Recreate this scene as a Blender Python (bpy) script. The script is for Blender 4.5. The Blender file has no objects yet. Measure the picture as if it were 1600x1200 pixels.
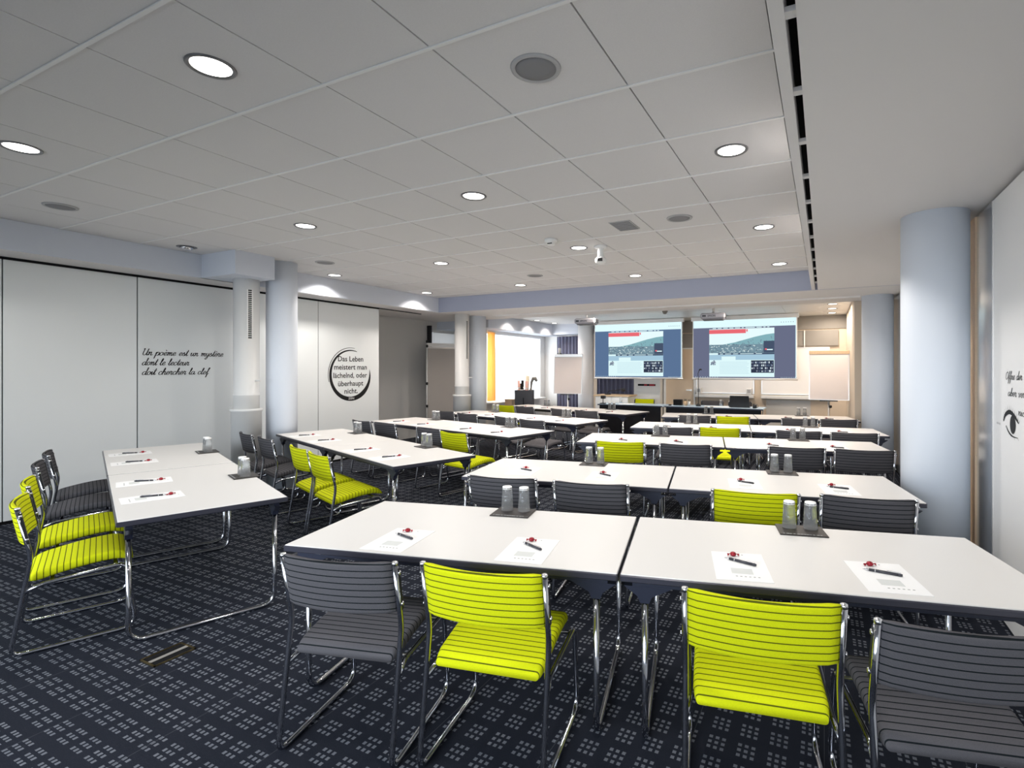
import bpy, math, random
from math import sin, cos, pi, radians, sqrt, atan2
from mathutils import Vector, Matrix
random.seed(7)
SC = bpy.context.scene
COL = SC.collection

# ------------------------------------------------------------------ camera, world, big lights, exposure
cam_d = bpy.data.cameras.new('camera')
cam = bpy.data.objects.new('camera', cam_d); COL.objects.link(cam)
cam.location = (0, 0, 1.55)
cam.rotation_euler = (radians(90), 0, radians(26.05))
cam_d.sensor_fit = 'HORIZONTAL'; cam_d.sensor_width = 36.0
cam_d.lens = 815 / 1600 * 36
cam_d.shift_x = -89 / 1600
cam_d.shift_y = -24 / 1600
cam_d.clip_start = 0.05
SC.camera = cam
SC.view_settings.view_transform = 'Standard'
SC.view_settings.look = 'None'
SC.view_settings.gamma = 1.0
SC.view_settings.use_curve_mapping = False
SC.view_settings.exposure = 0.08

world = bpy.data.worlds.new('world'); SC.world = world
world.use_nodes = True
world.node_tree.nodes['Background'].inputs[0].default_value = (0.75, 0.85, 1.0, 1)
world.node_tree.nodes['Background'].inputs[1].default_value = 0.3


def area(name, loc, rot, sx, sy, power, color, spread=180, shape='RECTANGLE'):
    l = bpy.data.lights.new(name, 'AREA'); l.shape = shape
    l.size = sx; l.size_y = sy; l.energy = power; l.color = color; l.spread = radians(spread)
    o = bpy.data.objects.new(name, l); COL.objects.link(o)
    o.location = loc; o.rotation_euler = rot
    return o


# daylight of the window band behind the camera, and of the windows at the far left
area('window_daylight_near', (-2.9, -2.35, 1.55), (radians(66), 0, 0), 7.0, 1.5, 140, (0.82, 0.91, 1.0), 96)
area('window_daylight_far', (-7.47, 11.75, 1.6), (radians(90), 0, radians(-90)), 2.6, 1.6, 90, (0.93, 0.97, 1.0), 160)

DOWN_POWER = 15.5
DOWN_COL = (1.0, 0.955, 0.90)
FAR_COL = (1.0, 0.86, 0.72)


def lamp_light(loc, power, color, size=0.13, spread=175):
    l = bpy.data.lights.new('lamp_light', 'AREA'); l.shape = 'DISK'; l.size = size
    l.energy = power; l.color = color; l.spread = radians(spread)
    o = bpy.data.objects.new('lamp_light', l); COL.objects.link(o); o.location = loc
    return o


# ------------------------------------------------------------------ materials
def nodes(m):
    return m.node_tree.nodes, m.node_tree.links


def mat(name, col, rough=0.5, metal=0.0, spec=0.5, bump=0.0, bscale=200.0, var=0.0):
    m = bpy.data.materials.new(name); m.use_nodes = True
    n, l = nodes(m); b = n['Principled BSDF']
    b.inputs['Base Color'].default_value = (*col, 1)
    b.inputs['Roughness'].default_value = rough
    b.inputs['Metallic'].default_value = metal
    b.inputs['Specular IOR Level'].default_value = spec
    if bump or var:
        tc = n.new('ShaderNodeTexCoord'); nz = n.new('ShaderNodeTexNoise')
        nz.inputs['Scale'].default_value = bscale; nz.inputs['Detail'].default_value = 3
        l.new(tc.outputs['Object'], nz.inputs['Vector'])
        if bump:
            bp = n.new('ShaderNodeBump'); bp.inputs['Strength'].default_value = bump
            bp.inputs['Distance'].default_value = 0.002
            l.new(nz.outputs['Fac'], bp.inputs['Height']); l.new(bp.outputs['Normal'], b.inputs['Normal'])
        if var:
            mx = n.new('ShaderNodeMix'); mx.data_type = 'RGBA'
            mx.inputs[6].default_value = (*[c * (1 - var) for c in col], 1)
            mx.inputs[7].default_value = (*[min(1, c * (1 + var)) for c in col], 1)
            l.new(nz.outputs['Fac'], mx.inputs[0]); l.new(mx.outputs[2], b.inputs['Base Color'])
    return m


def emis(name, col, st=1.0):
    m = bpy.data.materials.new(name); m.use_nodes = True
    n, l = nodes(m); n.remove(n['Principled BSDF'])
    e = n.new('ShaderNodeEmission'); e.inputs[0].default_value = (*col, 1); e.inputs[1].default_value = st
    l.new(e.outputs[0], n['Material Output'].inputs[0])
    return m


def math_node(n, l, op, a, b=None):
    x = n.new('ShaderNodeMath'); x.operation = op
    for i, v in enumerate((a, b)):
        if v is None: continue
        if isinstance(v, (int, float)): x.inputs[i].default_value = v
        else: l.new(v, x.inputs[i])
    return x.outputs[0]


def fabric(name, col, dark):
    """woven cover with stitched dark cross stripes: along depth on the seat, along height on the back"""
    m = bpy.data.materials.new(name); m.use_nodes = True
    n, l = nodes(m); b = n['Principled BSDF']
    tc = n.new('ShaderNodeTexCoord'); sp = n.new('ShaderNodeSeparateXYZ')
    l.new(tc.outputs['Object'], sp.inputs[0])
    isback = math_node(n, l, 'GREATER_THAN', sp.outputs[2], 0.53)
    mx = n.new('ShaderNodeMix'); mx.data_type = 'FLOAT'
    l.new(isback, mx.inputs[0]); l.new(sp.outputs[1], mx.inputs[2]); l.new(sp.outputs[2], mx.inputs[3])
    md = math_node(n, l, 'FRACT', math_node(n, l, 'DIVIDE', math_node(n, l, 'ADD', mx.outputs[0], 10.007), 0.0268))
    line = math_node(n, l, 'LESS_THAN', md, 0.16)
    nz = n.new('ShaderNodeTexNoise'); nz.inputs['Scale'].default_value = 420; nz.inputs['Detail'].default_value = 2
    l.new(tc.outputs['Object'], nz.inputs['Vector'])
    wv = n.new('ShaderNodeTexWave'); wv.inputs['Scale'].default_value = 90; wv.inputs['Distortion'].default_value = 2
    wv.bands_direction = 'DIAGONAL'
    l.new(tc.outputs['Object'], wv.inputs['Vector'])
    c1 = n.new('ShaderNodeMix'); c1.data_type = 'RGBA'
    c1.inputs[6].default_value = (*[c * 0.78 for c in col], 1); c1.inputs[7].default_value = (*[min(1, c * 1.15) for c in col], 1)
    l.new(nz.outputs['Fac'], c1.inputs[0])
    c2 = n.new('ShaderNodeMix'); c2.data_type = 'RGBA'
    l.new(line, c2.inputs[0]); l.new(c1.outputs[2], c2.inputs[6]); c2.inputs[7].default_value = (*dark, 1)
    l.new(c2.outputs[2], b.inputs['Base Color'])
    b.inputs['Roughness'].default_value = 0.9; b.inputs['Specular IOR Level'].default_value = 0.15
    hs = math_node(n, l, 'SUBTRACT', math_node(n, l, 'MULTIPLY', wv.outputs['Fac'], 0.35), line)
    bp = n.new('ShaderNodeBump'); bp.inputs['Strength'].default_value = 0.5; bp.inputs['Distance'].default_value = 0.002
    l.new(hs, bp.inputs['Height']); l.new(bp.outputs['Normal'], b.inputs['Normal'])
    return m


def carpet_mat():
    m = bpy.data.materials.new('carpet'); m.use_nodes = True
    n, l = nodes(m); b = n['Principled BSDF']
    tc = n.new('ShaderNodeTexCoord'); sp = n.new('ShaderNodeSeparateXYZ')
    l.new(tc.outputs['Object'], sp.inputs[0])

    def cell(o, off, pitch, n3, sub, fill):
        f = math_node(n, l, 'FRACT', math_node(n, l, 'DIVIDE', math_node(n, l, 'ADD', o, off), pitch))
        p = math_node(n, l, 'MULTIPLY', f, pitch)
        inside = math_node(n, l, 'LESS_THAN', p, n3 * sub)
        g = math_node(n, l, 'FRACT', math_node(n, l, 'DIVIDE', p, sub))
        on = math_node(n, l, 'LESS_THAN', g, fill)
        return math_node(n, l, 'MULTIPLY', inside, on)
    px, py = 0.1165, 0.1283
    mx_ = cell(sp.outputs[0], 100 * px + 0.748 + 0.036, px, 3, 0.0262, 0.56)
    my_ = cell(sp.outputs[1], 100 * py - 2.085 + 0.042, py, 3, 0.0310, 0.54)
    dots = math_node(n, l, 'MULTIPLY', mx_, my_)
    # carpet tile joints every half metre across
    fr = math_node(n, l, 'FRACT', math_node(n, l, 'DIVIDE', math_node(n, l, 'ADD', sp.outputs[0], 20.0), 0.5))
    seam = math_node(n, l, 'LESS_THAN', fr, 0.006)
    nz = n.new('ShaderNodeTexNoise'); nz.inputs['Scale'].default_value = 320; nz.inputs['Detail'].default_value = 3
    l.new(tc.outputs['Object'], nz.inputs['Vector'])
    nb = n.new('ShaderNodeTexNoise'); nb.inputs['Scale'].default_value = 5.0
    l.new(tc.outputs['Object'], nb.inputs['Vector'])
    base = n.new('ShaderNodeMix'); base.data_type = 'RGBA'
    base.inputs[6].default_value = (0.008, 0.010, 0.016, 1); base.inputs[7].default_value = (0.022, 0.025, 0.036, 1)
    l.new(nz.outputs['Fac'], base.inputs[0])
    dotc = n.new('ShaderNodeMix'); dotc.data_type = 'RGBA'
    dotc.inputs[6].default_value = (0.095, 0.105, 0.13, 1); dotc.inputs[7].default_value = (0.19, 0.20, 0.225, 1)
    l.new(nb.outputs['Fac'], dotc.inputs[0])
    c = n.new('ShaderNodeMix'); c.data_type = 'RGBA'
    l.new(dots, c.inputs[0]); l.new(base.outputs[2], c.inputs[6]); l.new(dotc.outputs[2], c.inputs[7])
    c2 = n.new('ShaderNodeMix'); c2.data_type = 'RGBA'
    l.new(seam, c2.inputs[0]); l.new(c.outputs[2], c2.inputs[6]); c2.inputs[7].default_value = (0.05, 0.055, 0.065, 1)
    l.new(c2.outputs[2], b.inputs['Base Color'])
    b.inputs['Roughness'].default_value = 0.95; b.inputs['Specular IOR Level'].default_value = 0.1
    bp = n.new('ShaderNodeBump'); bp.inputs['Strength'].default_value = 0.5; bp.inputs['Distance'].default_value = 0.004
    l.new(nz.outputs['Fac'], bp.inputs['Height']); l.new(bp.outputs['Normal'], b.inputs['Normal'])
    return m


def glass_mat():
    m = bpy.data.materials.new('clear_glass'); m.use_nodes = True
    b = m.node_tree.nodes['Principled BSDF']
    b.inputs['Base Color'].default_value = (0.97, 0.985, 0.98, 1); b.inputs['Roughness'].default_value = 0.02
    b.inputs['Transmission Weight'].default_value = 1.0; b.inputs['IOR'].default_value = 1.3
    n, l = nodes(m); tr = n.new('ShaderNodeBsdfTransparent'); tr.inputs[0].default_value = (0.95, 0.96, 0.97, 1)
    x = n.new('ShaderNodeMixShader'); x.inputs[0].default_value = 0.36
    l.new(tr.outputs[0], x.inputs[1]); l.new(b.outputs[0], x.inputs[2])
    d = n.new('ShaderNodeBsdfDiffuse'); d.inputs[0].default_value = (.95, .95, .95, 1)
    y = n.new('ShaderNodeMixShader'); y.inputs[0].default_value = 0.05      # diffuse white mixed in to paint the bright reflection streaks
    l.new(x.outputs[0], y.inputs[1]); l.new(d.outputs[0], y.inputs[2]); l.new(y.outputs[0], n['Material Output'].inputs[0])
    return m


def translucent_mat(name, col):
    m = bpy.data.materials.new(name); m.use_nodes = True
    n, l = nodes(m); n.remove(n['Principled BSDF'])
    d = n.new('ShaderNodeBsdfDiffuse'); t = n.new('ShaderNodeBsdfTranslucent'); x = n.new('ShaderNodeMixShader')
    d.inputs[0].default_value = (*col, 1); t.inputs[0].default_value = (*col, 1); x.inputs[0].default_value = 0.6
    l.new(d.outputs[0], x.inputs[1]); l.new(t.outputs[0], x.inputs[2]); l.new(x.outputs[0], n['Material Output'].inputs[0])
    return m


def brushed(name, col, rough):
    m = mat(name, col, rough, 0.85)
    n, l = nodes(m); b = n['Principled BSDF']
    tc = n.new('ShaderNodeTexCoord'); mp = n.new('ShaderNodeMapping'); nz = n.new('ShaderNodeTexNoise')
    mp.inputs['Scale'].default_value = (1, 60, 1.5); nz.inputs['Scale'].default_value = 4
    l.new(tc.outputs['Object'], mp.inputs[0]); l.new(mp.outputs[0], nz.inputs['Vector'])
    r = n.new('ShaderNodeMapRange'); r.inputs[3].default_value = rough * 0.6; r.inputs[4].default_value = rough * 1.5
    l.new(nz.outputs['Fac'], r.inputs[0]); l.new(r.outputs[0], b.inputs['Roughness'])
    return m


M = dict(
    carpet=carpet_mat(),
    tile=mat('ceiling_tile', (0.70, 0.69, 0.695), 0.95, 0, 0.2, 0.25, 160, 0.05),
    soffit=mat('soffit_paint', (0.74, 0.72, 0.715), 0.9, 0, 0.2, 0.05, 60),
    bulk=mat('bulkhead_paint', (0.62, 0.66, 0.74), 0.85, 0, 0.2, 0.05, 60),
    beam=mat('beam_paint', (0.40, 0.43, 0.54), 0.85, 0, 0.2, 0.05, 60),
    tbar=mat('white_grid_bar', (0.80, 0.80, 0.80), 0.5),
    gap=mat('dark_joint', (0.05, 0.05, 0.055), 0.8),
    panel=mat('grey_wall_panel', (0.81, 0.845, 0.855), 0.45, 0, 0.4, 0.02, 40),
    panelw=mat('white_wall_panel', (0.90, 0.905, 0.91), 0.35, 0, 0.4, 0.02, 40),
    wallgrey=mat('grey_plaster', (0.60, 0.60, 0.59), 0.8, 0, 0.3, 0.05, 80),
    beige=mat('beige_plaster', (0.66, 0.56, 0.45), 0.8, 0, 0.3, 0.05, 80),
    greyp=mat('taupe_fabric_panel', (0.27, 0.255, 0.235), 0.9, 0, 0.2, 0.2, 300),
    steel=brushed('satin_steel', (0.80, 0.83, 0.86), 0.20),
    tan=mat('tan_finish', (0.76, 0.56, 0.38), 0.5, 0, 0.4, 0.05, 50, 0.1),
    column=mat('column_paint', (0.78, 0.835, 0.92), 0.6, 0, 0.35, 0.03, 90),
    columnw=mat('pale_column_paint', (0.85, 0.85, 0.87), 0.6, 0, 0.35, 0.03, 90),
    white=mat('white_paint', (0.80, 0.80, 0.79), 0.4, 0, 0.4, 0.02, 60),
    black=mat('black_plastic', (0.012, 0.012, 0.014), 0.4),
    blackm=mat('black_matt', (0.01, 0.01, 0.011), 0.9, 0, 0.1),
    ink=mat('black_lettering_film', (0.008, 0.008, 0.009), 0.6, 0, 0.3),
    chrome=mat('chrome', (0.50, 0.51, 0.55), 0.09, 1.0),
    laminate=mat('white_laminate', (0.755, 0.74, 0.72), 0.38, 0, 0.4, 0.02, 150),
    edge=mat('dark_edge_band', (0.055, 0.055, 0.075), 0.28, 0.3, 0.6),
    rail=mat('dark_frame_rail', (0.02, 0.024, 0.045), 0.4, 0.2, 0.5),
    lime=fabric('lime_wool', (0.62, 0.665, 0.006), (0.09, 0.10, 0.004)),
    grey=fabric('grey_wool', (0.090, 0.087, 0.095), (0.007, 0.010, 0.012)),
    paper=mat('paper', (0.93, 0.93, 0.93), 0.7, 0, 0.3, 0.02, 100),
    print=mat('pale_grey_print', (0.68, 0.70, 0.69), 0.7),
    printd=mat('grey_print', (0.35, 0.36, 0.36), 0.7),
    pen=mat('charcoal_pen', (0.045, 0.045, 0.055), 0.35, 0.2),
    silver=mat('silver_metal', (0.7, 0.7, 0.72), 0.25, 1.0),
    red=mat('red_foil', (0.30, 0.010, 0.022), 0.3, 0.4),
    mat_=mat('dark_leather_mat', (0.022, 0.017, 0.015), 0.45, 0, 0.5, 0.2, 250),
    glass=glass_mat(),
    diff=emis('lit_diffuser', (1.0, 0.97, 0.92), 6.0),
    lampring=mat('lamp_ring', (0.18, 0.18, 0.19), 0.35, 0.7),
    spk=mat('speaker_mesh', (0.24, 0.24, 0.255), 0.8, 0, 0.3, 0.3, 500),
    ringw=mat('light_grey_rim', (0.42, 0.42, 0.43), 0.6),
    brass=mat('brass_rim', (0.55, 0.42, 0.20), 0.3, 1.0),
    daylight=emis('overcast_sky_behind_glass', (0.95, 0.98, 1.0), 1.4),
    blind=translucent_mat('white_blind_fabric', (0.88, 0.89, 0.90)),
    orange=translucent_mat('orange_curtain_fabric', (0.97, 0.69, 0.34)),
    navyc=mat('slate_curtain_fabric', (0.17, 0.175, 0.25), 0.9, 0, 0.15, 0.1, 300),
    sheet=mat('flipchart_paper', (0.80, 0.73, 0.71), 0.7),
    cork=mat('grey_pinboard_felt', (0.45, 0.42, 0.395), 0.95, 0, 0.1, 0.25, 300, 0.08),
    darkcloth=mat('black_modesty_panel', (0.006, 0.006, 0.010), 0.6, 0, 0.3),
    screen_sheen_top=mat('table_top_with_screen_sheen', (0.52, 0.68, 0.84), 0.25),  # blue reflection of the screens put into the tabletop colour
    oak=mat('light_wood', (0.62, 0.45, 0.29), 0.5, 0, 0.4, 0.05, 40, 0.12),
    wboard=mat('whiteboard', (0.80, 0.77, 0.74), 0.2),
    alu=mat('aluminium', (0.72, 0.71, 0.70), 0.35, 0.8),
    projgrey=mat('projector_grey', (0.42, 0.42, 0.47), 0.45),
    binb=mat('slate_bin', (0.05, 0.052, 0.062), 0.6),
    pink=mat('rose_paper_roll', (0.72, 0.42, 0.36), 0.7),
    cream=mat('cream_paper_roll', (0.80, 0.72, 0.56), 0.7),
    bottle=mat('blue_plastic_bottle', (0.35, 0.50, 0.62), 0.15),
)


# ------------------------------------------------------------------ mesh helpers
class MB:
    def __init__(s):
        s.v = []; s.f = []; s.mi = []; s.smooth = []

    def add(s, vs, fs, mi=0, smooth=False):
        o = len(s.v); s.v += [tuple(x) for x in vs]
        for f in fs:
            s.f.append(tuple(i + o for i in f)); s.mi.append(mi); s.smooth.append(smooth)
        return s

    def box(s, x0, x1, y0, y1, z0, z1, mi=0, b=0.0):
        if b <= 0:
            vs = [(x, y, z) for z in (z0, z1) for y in (y0, y1) for x in (x0, x1)]
            fs = [(0, 2, 3, 1), (4, 5, 7, 6), (0, 1, 5, 4), (2, 6, 7, 3), (0, 4, 6, 2), (1, 3, 7, 5)]
            return s.add(vs, fs, mi)
        # chamfered box
        b = min(b, (x1 - x0) / 2.01, (y1 - y0) / 2.01, (z1 - z0) / 2.01)
        def ring(d, z): return [(x0 + d, y0, z), (x1 - d, y0, z), (x1, y0 + d, z), (x1, y1 - d, z), (x1 - d, y1, z), (x0 + d, y1, z), (x0, y1 - d, z), (x0, y0 + d, z)]
        def inner(z):
            return [(x0 + b, y0 + b, z), (x1 - b, y0 + b, z), (x1 - b, y0 + b, z), (x1 - b, y1 - b, z), (x1 - b, y1 - b, z), (x0 + b, y1 - b, z), (x0 + b, y1 - b, z), (x0 + b, y0 + b, z)]
        vs = inner(z0) + ring(b, z0 + b) + ring(b, z1 - b) + inner(z1)
        fs = []
        for k in range(3):
            for i in range(8):
                j = (i + 1) % 8
                fs.append((k * 8 + i, k * 8 + j, k * 8 + 8 + j, k * 8 + 8 + i))
        fs.append(tuple(range(7, -1, -1))); fs.append(tuple(range(24, 32)))
        return s.add(vs, fs, mi)

    def tube(s, pts, r, n=10, mi=0, cap=True):
        pts = [Vector(p) for p in pts]
        vs = []; N = len(pts)
        t0 = (pts[1] - pts[0]).normalized()
        up = Vector((0, 0, 1)) if abs(t0.z) < 0.9 else Vector((1, 0, 0))
        side = t0.cross(up).normalized()
        for i, p in enumerate(pts):
            if i == 0: t = pts[1] - pts[0]
            elif i == N - 1: t = pts[-1] - pts[-2]
            else: t = (pts[i + 1] - p).normalized() + (p - pts[i - 1]).normalized()
            t = t.normalized()
            side = (side - t * side.dot(t)).normalized(); nrm = t.cross(side)
            rr = r[i] if isinstance(r, (list, tuple)) else r
            for k in range(n):
                a = 2 * pi * k / n
                vs.append(p + (side * cos(a) + nrm * sin(a)) * rr)
        fs = [(i * n + k, i * n + (k + 1) % n, (i + 1) * n + (k + 1) % n, (i + 1) * n + k) for i in range(N - 1) for k in range(n)]
        s.add(vs, fs, mi, True)
        if cap:
            o = len(s.v) - len(vs)
            s.f.append(tuple(o + k for k in range(n - 1, -1, -1))); s.mi.append(mi); s.smooth.append(False)
            s.f.append(tuple(o + (N - 1) * n + k for k in range(n))); s.mi.append(mi); s.smooth.append(False)
        return s

    def lathe(s, prof, c=(0, 0, 0), n=24, mi=0, smooth=True, axis='z'):
        vs = []
        for r, z in prof:
            for k in range(n):
                a = 2 * pi * k / n
                p = (r * cos(a), r * sin(a), z)
                if axis == 'y': p = (p[0], p[2], p[1])
                if axis == 'x': p = (p[2], p[0], p[1])
                vs.append((c[0] + p[0], c[1] + p[1], c[2] + p[2]))
        fs = [(i * n + k, i * n + (k + 1) % n, (i + 1) * n + (k + 1) % n, (i + 1) * n + k) for i in range(len(prof) - 1) for k in range(n)]
        s.add(vs, fs, mi, smooth)
        o = len(s.v) - len(vs)
        if prof[0][0] > 1e-6:
            s.f.append(tuple(o + k for k in range(n - 1, -1, -1))); s.mi.append(mi); s.smooth.append(False)
        if prof[-1][0] > 1e-6:
            s.f.append(tuple(o + (len(prof) - 1) * n + k for k in range(n))); s.mi.append(mi); s.smooth.append(False)
        return s

    def prism(s, poly, axis, a, b, mi=0):
        """extrude a 2-d polygon along axis ('x': poly=(y,z), 'y': poly=(x,z), 'z': poly=(x,y))"""
        def P(p, t):
            return {'x': (t, p[0], p[1]), 'y': (p[0], t, p[1]), 'z': (p[0], p[1], t)}[axis]
        n = len(poly)
        vs = [P(p, a) for p in poly] + [P(p, b) for p in poly]
        fs = [(i, (i + 1) % n, n + (i + 1) % n, n + i) for i in range(n)] + [tuple(range(n - 1, -1, -1)), tuple(range(n, 2 * n))]
        return s.add(vs, fs, mi)

    def loft(s, rings, mi=0, smooth=True, cap=True):
        n = len(rings[0]); vs = [p for r in rings for p in r]
        fs = [(i * n + k, i * n + (k + 1) % n, (i + 1) * n + (k + 1) % n, (i + 1) * n + k) for i in range(len(rings) - 1) for k in range(n)]
        s.add(vs, fs, mi, smooth)
        if cap:
            o = len(s.v) - len(vs)
            s.f.append(tuple(o + k for k in range(n - 1, -1, -1))); s.mi.append(mi); s.smooth.append(smooth)
            s.f.append(tuple(o + (len(rings) - 1) * n + k for k in range(n))); s.mi.append(mi); s.smooth.append(smooth)
        return s

    def build(s, name, mats, parent=None, loc=None):
        me = bpy.data.meshes.new(name); me.from_pydata(s.v, [], s.f)
        for m in (mats if isinstance(mats, (list, tuple)) else [mats]): me.materials.append(m)
        me.polygons.foreach_set('material_index', s.mi)
        me.polygons.foreach_set('use_smooth', s.smooth)
        me.validate(); me.update()
        import bmesh
        bm = bmesh.new(); bm.from_mesh(me)
        bmesh.ops.remove_doubles(bm, verts=bm.verts, dist=1e-6)
        bmesh.ops.recalc_face_normals(bm, faces=bm.faces); bm.to_mesh(me); bm.free()
        o = bpy.data.objects.new(name, me); COL.objects.link(o)
        if parent: o.parent = parent
        if loc: o.location = loc
        return o


def arc_path(pts, rad, n=5):
    """polyline with rounded corners; rad = radius or list per inner point"""
    pts = [Vector(p) for p in pts]; out = [pts[0]]
    for i in range(1, len(pts) - 1):
        r = rad[i - 1] if isinstance(rad, (list, tuple)) else rad
        a, p, b = pts[i - 1], pts[i], pts[i + 1]
        d1 = (a - p).normalized(); d2 = (b - p).normalized()
        ang = d1.angle(d2); L = min(r / math.tan(ang / 2), (a - p).length * 0.49, (b - p).length * 0.49)
        s, e = p + d1 * L, p + d2 * L
        for k in range(n + 1):
            t = k / n
            out.append(s * (1 - t) ** 2 + p * 2 * t * (1 - t) + e * t * t)
    out.append(pts[-1])
    return out


def tag(o, label=None, cat=None, group=None, kind=None):
    if label: o['label'] = label
    if cat: o['category'] = cat
    if group: o['group'] = group
    if kind: o['kind'] = kind
    return o


def thing(name, label, cat, loc=(0, 0, 0), rz=0.0, group=None):
    o = bpy.data.objects.new(name, None); COL.objects.link(o)
    o.location = loc; o.rotation_euler = (0, 0, rz); o.empty_display_size = 0.1
    return tag(o, label, cat, group)


def struct(name, mb, m, label=None):
    return tag(mb.build(name, m), label, None, None, 'structure')


def dup(root, loc, rz, label, group=None):
    r = root.copy(); COL.objects.link(r); r.location = loc; r.rotation_euler = (0, 0, rz)
    r['label'] = label
    if group: r['group'] = group
    for ch in list(root.children):
        c = ch.copy(); COL.objects.link(c); c.parent = r
        for g in list(ch.children):
            d = g.copy(); COL.objects.link(d); d.parent = c
    return r


ORD = ['first', 'second', 'third', 'fourth', 'fifth', 'sixth']

# ------------------------------------------------------------------ the room
ZC, ZS, ZF = 2.945, 2.663, 2.78          # tiled ceiling, lowered soffits, ceiling of the far part
XR, XL, YN, YB = 0.98, -7.30, -2.5, 13.4
XB = -6.85                               # face of the left bulkhead
Y0, Y1 = 8.14, 9.80                      # cross beam

struct('floor', MB().box(-8.6, 1.4, YN, YB + .2, -0.1, 0.0), M['carpet'])

# tiled ceiling: one mesh of tiles, plus its dark backing and white cross bars
P = 0.67
mb = MB()
xl = [-0.197 - P * k for k in range(11)] + [XB]
yl = [1.773 + P * k for k in range(-6, 10)]
yl = [YN] + [y for y in yl if y > YN] + [Y0]
xs = [-0.157 + .04] + xl
for i in range(len(xs) - 1):
    for j in range(len(yl) - 1):
        a, b_ = xs[i + 1] + .004, xs[i] - .004
        mb.box(a, b_, yl[j] + .010, yl[j + 1] - .010, ZC, ZC + .03)
struct('ceiling', mb, M['tile'])
struct('ceiling', MB().box(-8.6, 1.4, YN, YB + .2, 3.02, 3.12), M['gap'])
mb = MB()
for y in yl[1:-1]:
    mb.box(XB, -0.16, y - .009, y + .007, ZC - .006, ZC + .02)
struct('trim_1', mb, M['tbar'])

# left bulkhead and soffit, cross beam, right soffit with its slot
struct('ceiling', MB().box(-8.5, XB, YN, Y0, ZS, 3.02), M['bulk'])
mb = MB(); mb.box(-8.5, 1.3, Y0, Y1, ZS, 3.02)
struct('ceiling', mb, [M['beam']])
mb = MB()
mb.box(-0.157, -0.112, YN, Y0, ZS, 3.02)
mb.box(-0.078, 1.3, YN, Y0, ZS, 3.02)
struct('ceiling', mb, M['soffit'])
struct('trim_2', MB().box(-0.112, -0.078, YN, Y0, ZS + .10, ZS + .14), M['blackm'])
mb = MB()
for k in range(-8, 13):
    y = 1.80 + .5245 * k
    if YN < y < Y0 - .05: mb.box(-0.112, -0.078, y - .02, y + .02, ZS + .012, ZS + .03)
struct('trim_3', mb, M['soffit'])
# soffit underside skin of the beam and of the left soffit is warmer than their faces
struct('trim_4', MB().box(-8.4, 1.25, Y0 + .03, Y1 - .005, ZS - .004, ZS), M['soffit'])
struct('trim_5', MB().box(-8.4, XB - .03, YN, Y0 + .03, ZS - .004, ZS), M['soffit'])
# partition track lines let into the beam
struct('trim_6', MB().box(-6.2, 0.5, 9.06, 9.085, ZS - .014, ZS - .003), M['tbar'])
struct('trim_7', MB().box(-6.2, 0.5, 9.17, 9.20, ZS - .014, ZS - .003), M['tbar'])

# far ceiling with large tiles and the bulkhead over the far windows
mb = MB()
fx = [-8.4, -6.82, -5.75, -4.5, -3.25, -2.0, -0.75, .46, 1.3]
for i in range(len(fx) - 1):
    for a, b_ in ((Y1, 11.2), (11.2, 12.4), (12.4, YB)):
        mb.box(fx[i] + .004, fx[i + 1] - .004, a + .004, b_ - .004, ZF, ZF + .03)
struct('ceiling', mb, M['white'])
struct('ceiling', MB().box(-8.5, 1.3, Y1, YB, ZF + .03, 3.02), M['gap'])
struct('ceiling', MB().box(-8.4, -6.82, Y1, YB, 2.48, ZF + .02), M['bulk'])
struct('ceiling', MB().box(-6.82, -4.6, 12.9, YB, 2.50, ZF + .02), M['bulk'])

# left walls: sliding partition panels with dark seams, recessed grey wall behind, far window wall
mb = MB()
mb.box(XL - .10, XL, YN, 2.168, .035, ZS - .03); mb.box(XL - .10, XL, 2.180, 3.296, .035, ZS - .03)
mb.box(XL - .10, XL, 3.310, 5.755, .035, ZS - .03)
struct('wall_left', mb, M['panel'])
mb = MB(); mb.box(XL - .10, XL, 5.765, 7.029, .035, ZS - .03)
struct('wall_left', mb, M['panel'])
struct('baseboard_left', MB().box(XL - .09, XL - .012, YN, 7.02, 0.0, .035), M['blackm'])
struct('trim_8', MB().box(XL - .10, XL + .012, YN, 7.029, ZS - .03, ZS - .004), M['blackm'])
mb = MB(); mb.box(XL - .09, XL - .02, 2.168, 2.180, .03, ZS - .03); mb.box(XL - .09, XL - .02, 3.296, 3.310, .03, ZS - .03)
mb.box(XL - .09, XL - .004, 5.755, 5.765, .03, ZS - .03)
struct('trim_9', mb, M['gap'])
struct('trim_10', MB().box(XL - .02, XL + .01, 7.029, Y0, ZS - .02, ZS - .004), M['gap'])
mb = MB()
mb.box(-8.45, -8.3, 6.9, 9.50, 0, ZS)
mb.box(-8.45, -8.3, 9.50, 10.35, 0, 1.75); mb.box(-8.45, -8.3, 9.50, 10.35, 2.42, ZS)
mb.box(-8.45, -7.3, 10.35, 10.42, 0, ZF)
mb.box(-8.45, -7.38, 6.9, 6.99, 0, ZS)
struct('wall_left', mb, M['wallgrey'])
struct('window_1', MB().box(-8.44, -8.41, 9.50, 10.35, 1.75, 2.42), M['daylight'])
mb = MB()
mb.box(-7.60, -7.32, 10.42, YB, 0, .74); mb.box(-7.60, -7.32, 10.42, YB, 2.40, ZF); mb.box(-7.60, -7.32, 13.1, YB, .74, 2.40)
mb.box(-7.5, -6.80, YB - .02, YB + .01, 0, ZF)
struct('wall_left', mb, M['white'])
struct('window_2', MB().box(-7.56, -7.53, 10.42, 13.1, .74, 2.40), M['daylight'])
struct('trim_11', MB().box(-7.45, -7.12, 10.45, 13.1, .70, .735, 0, .006), M['white'])

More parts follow.
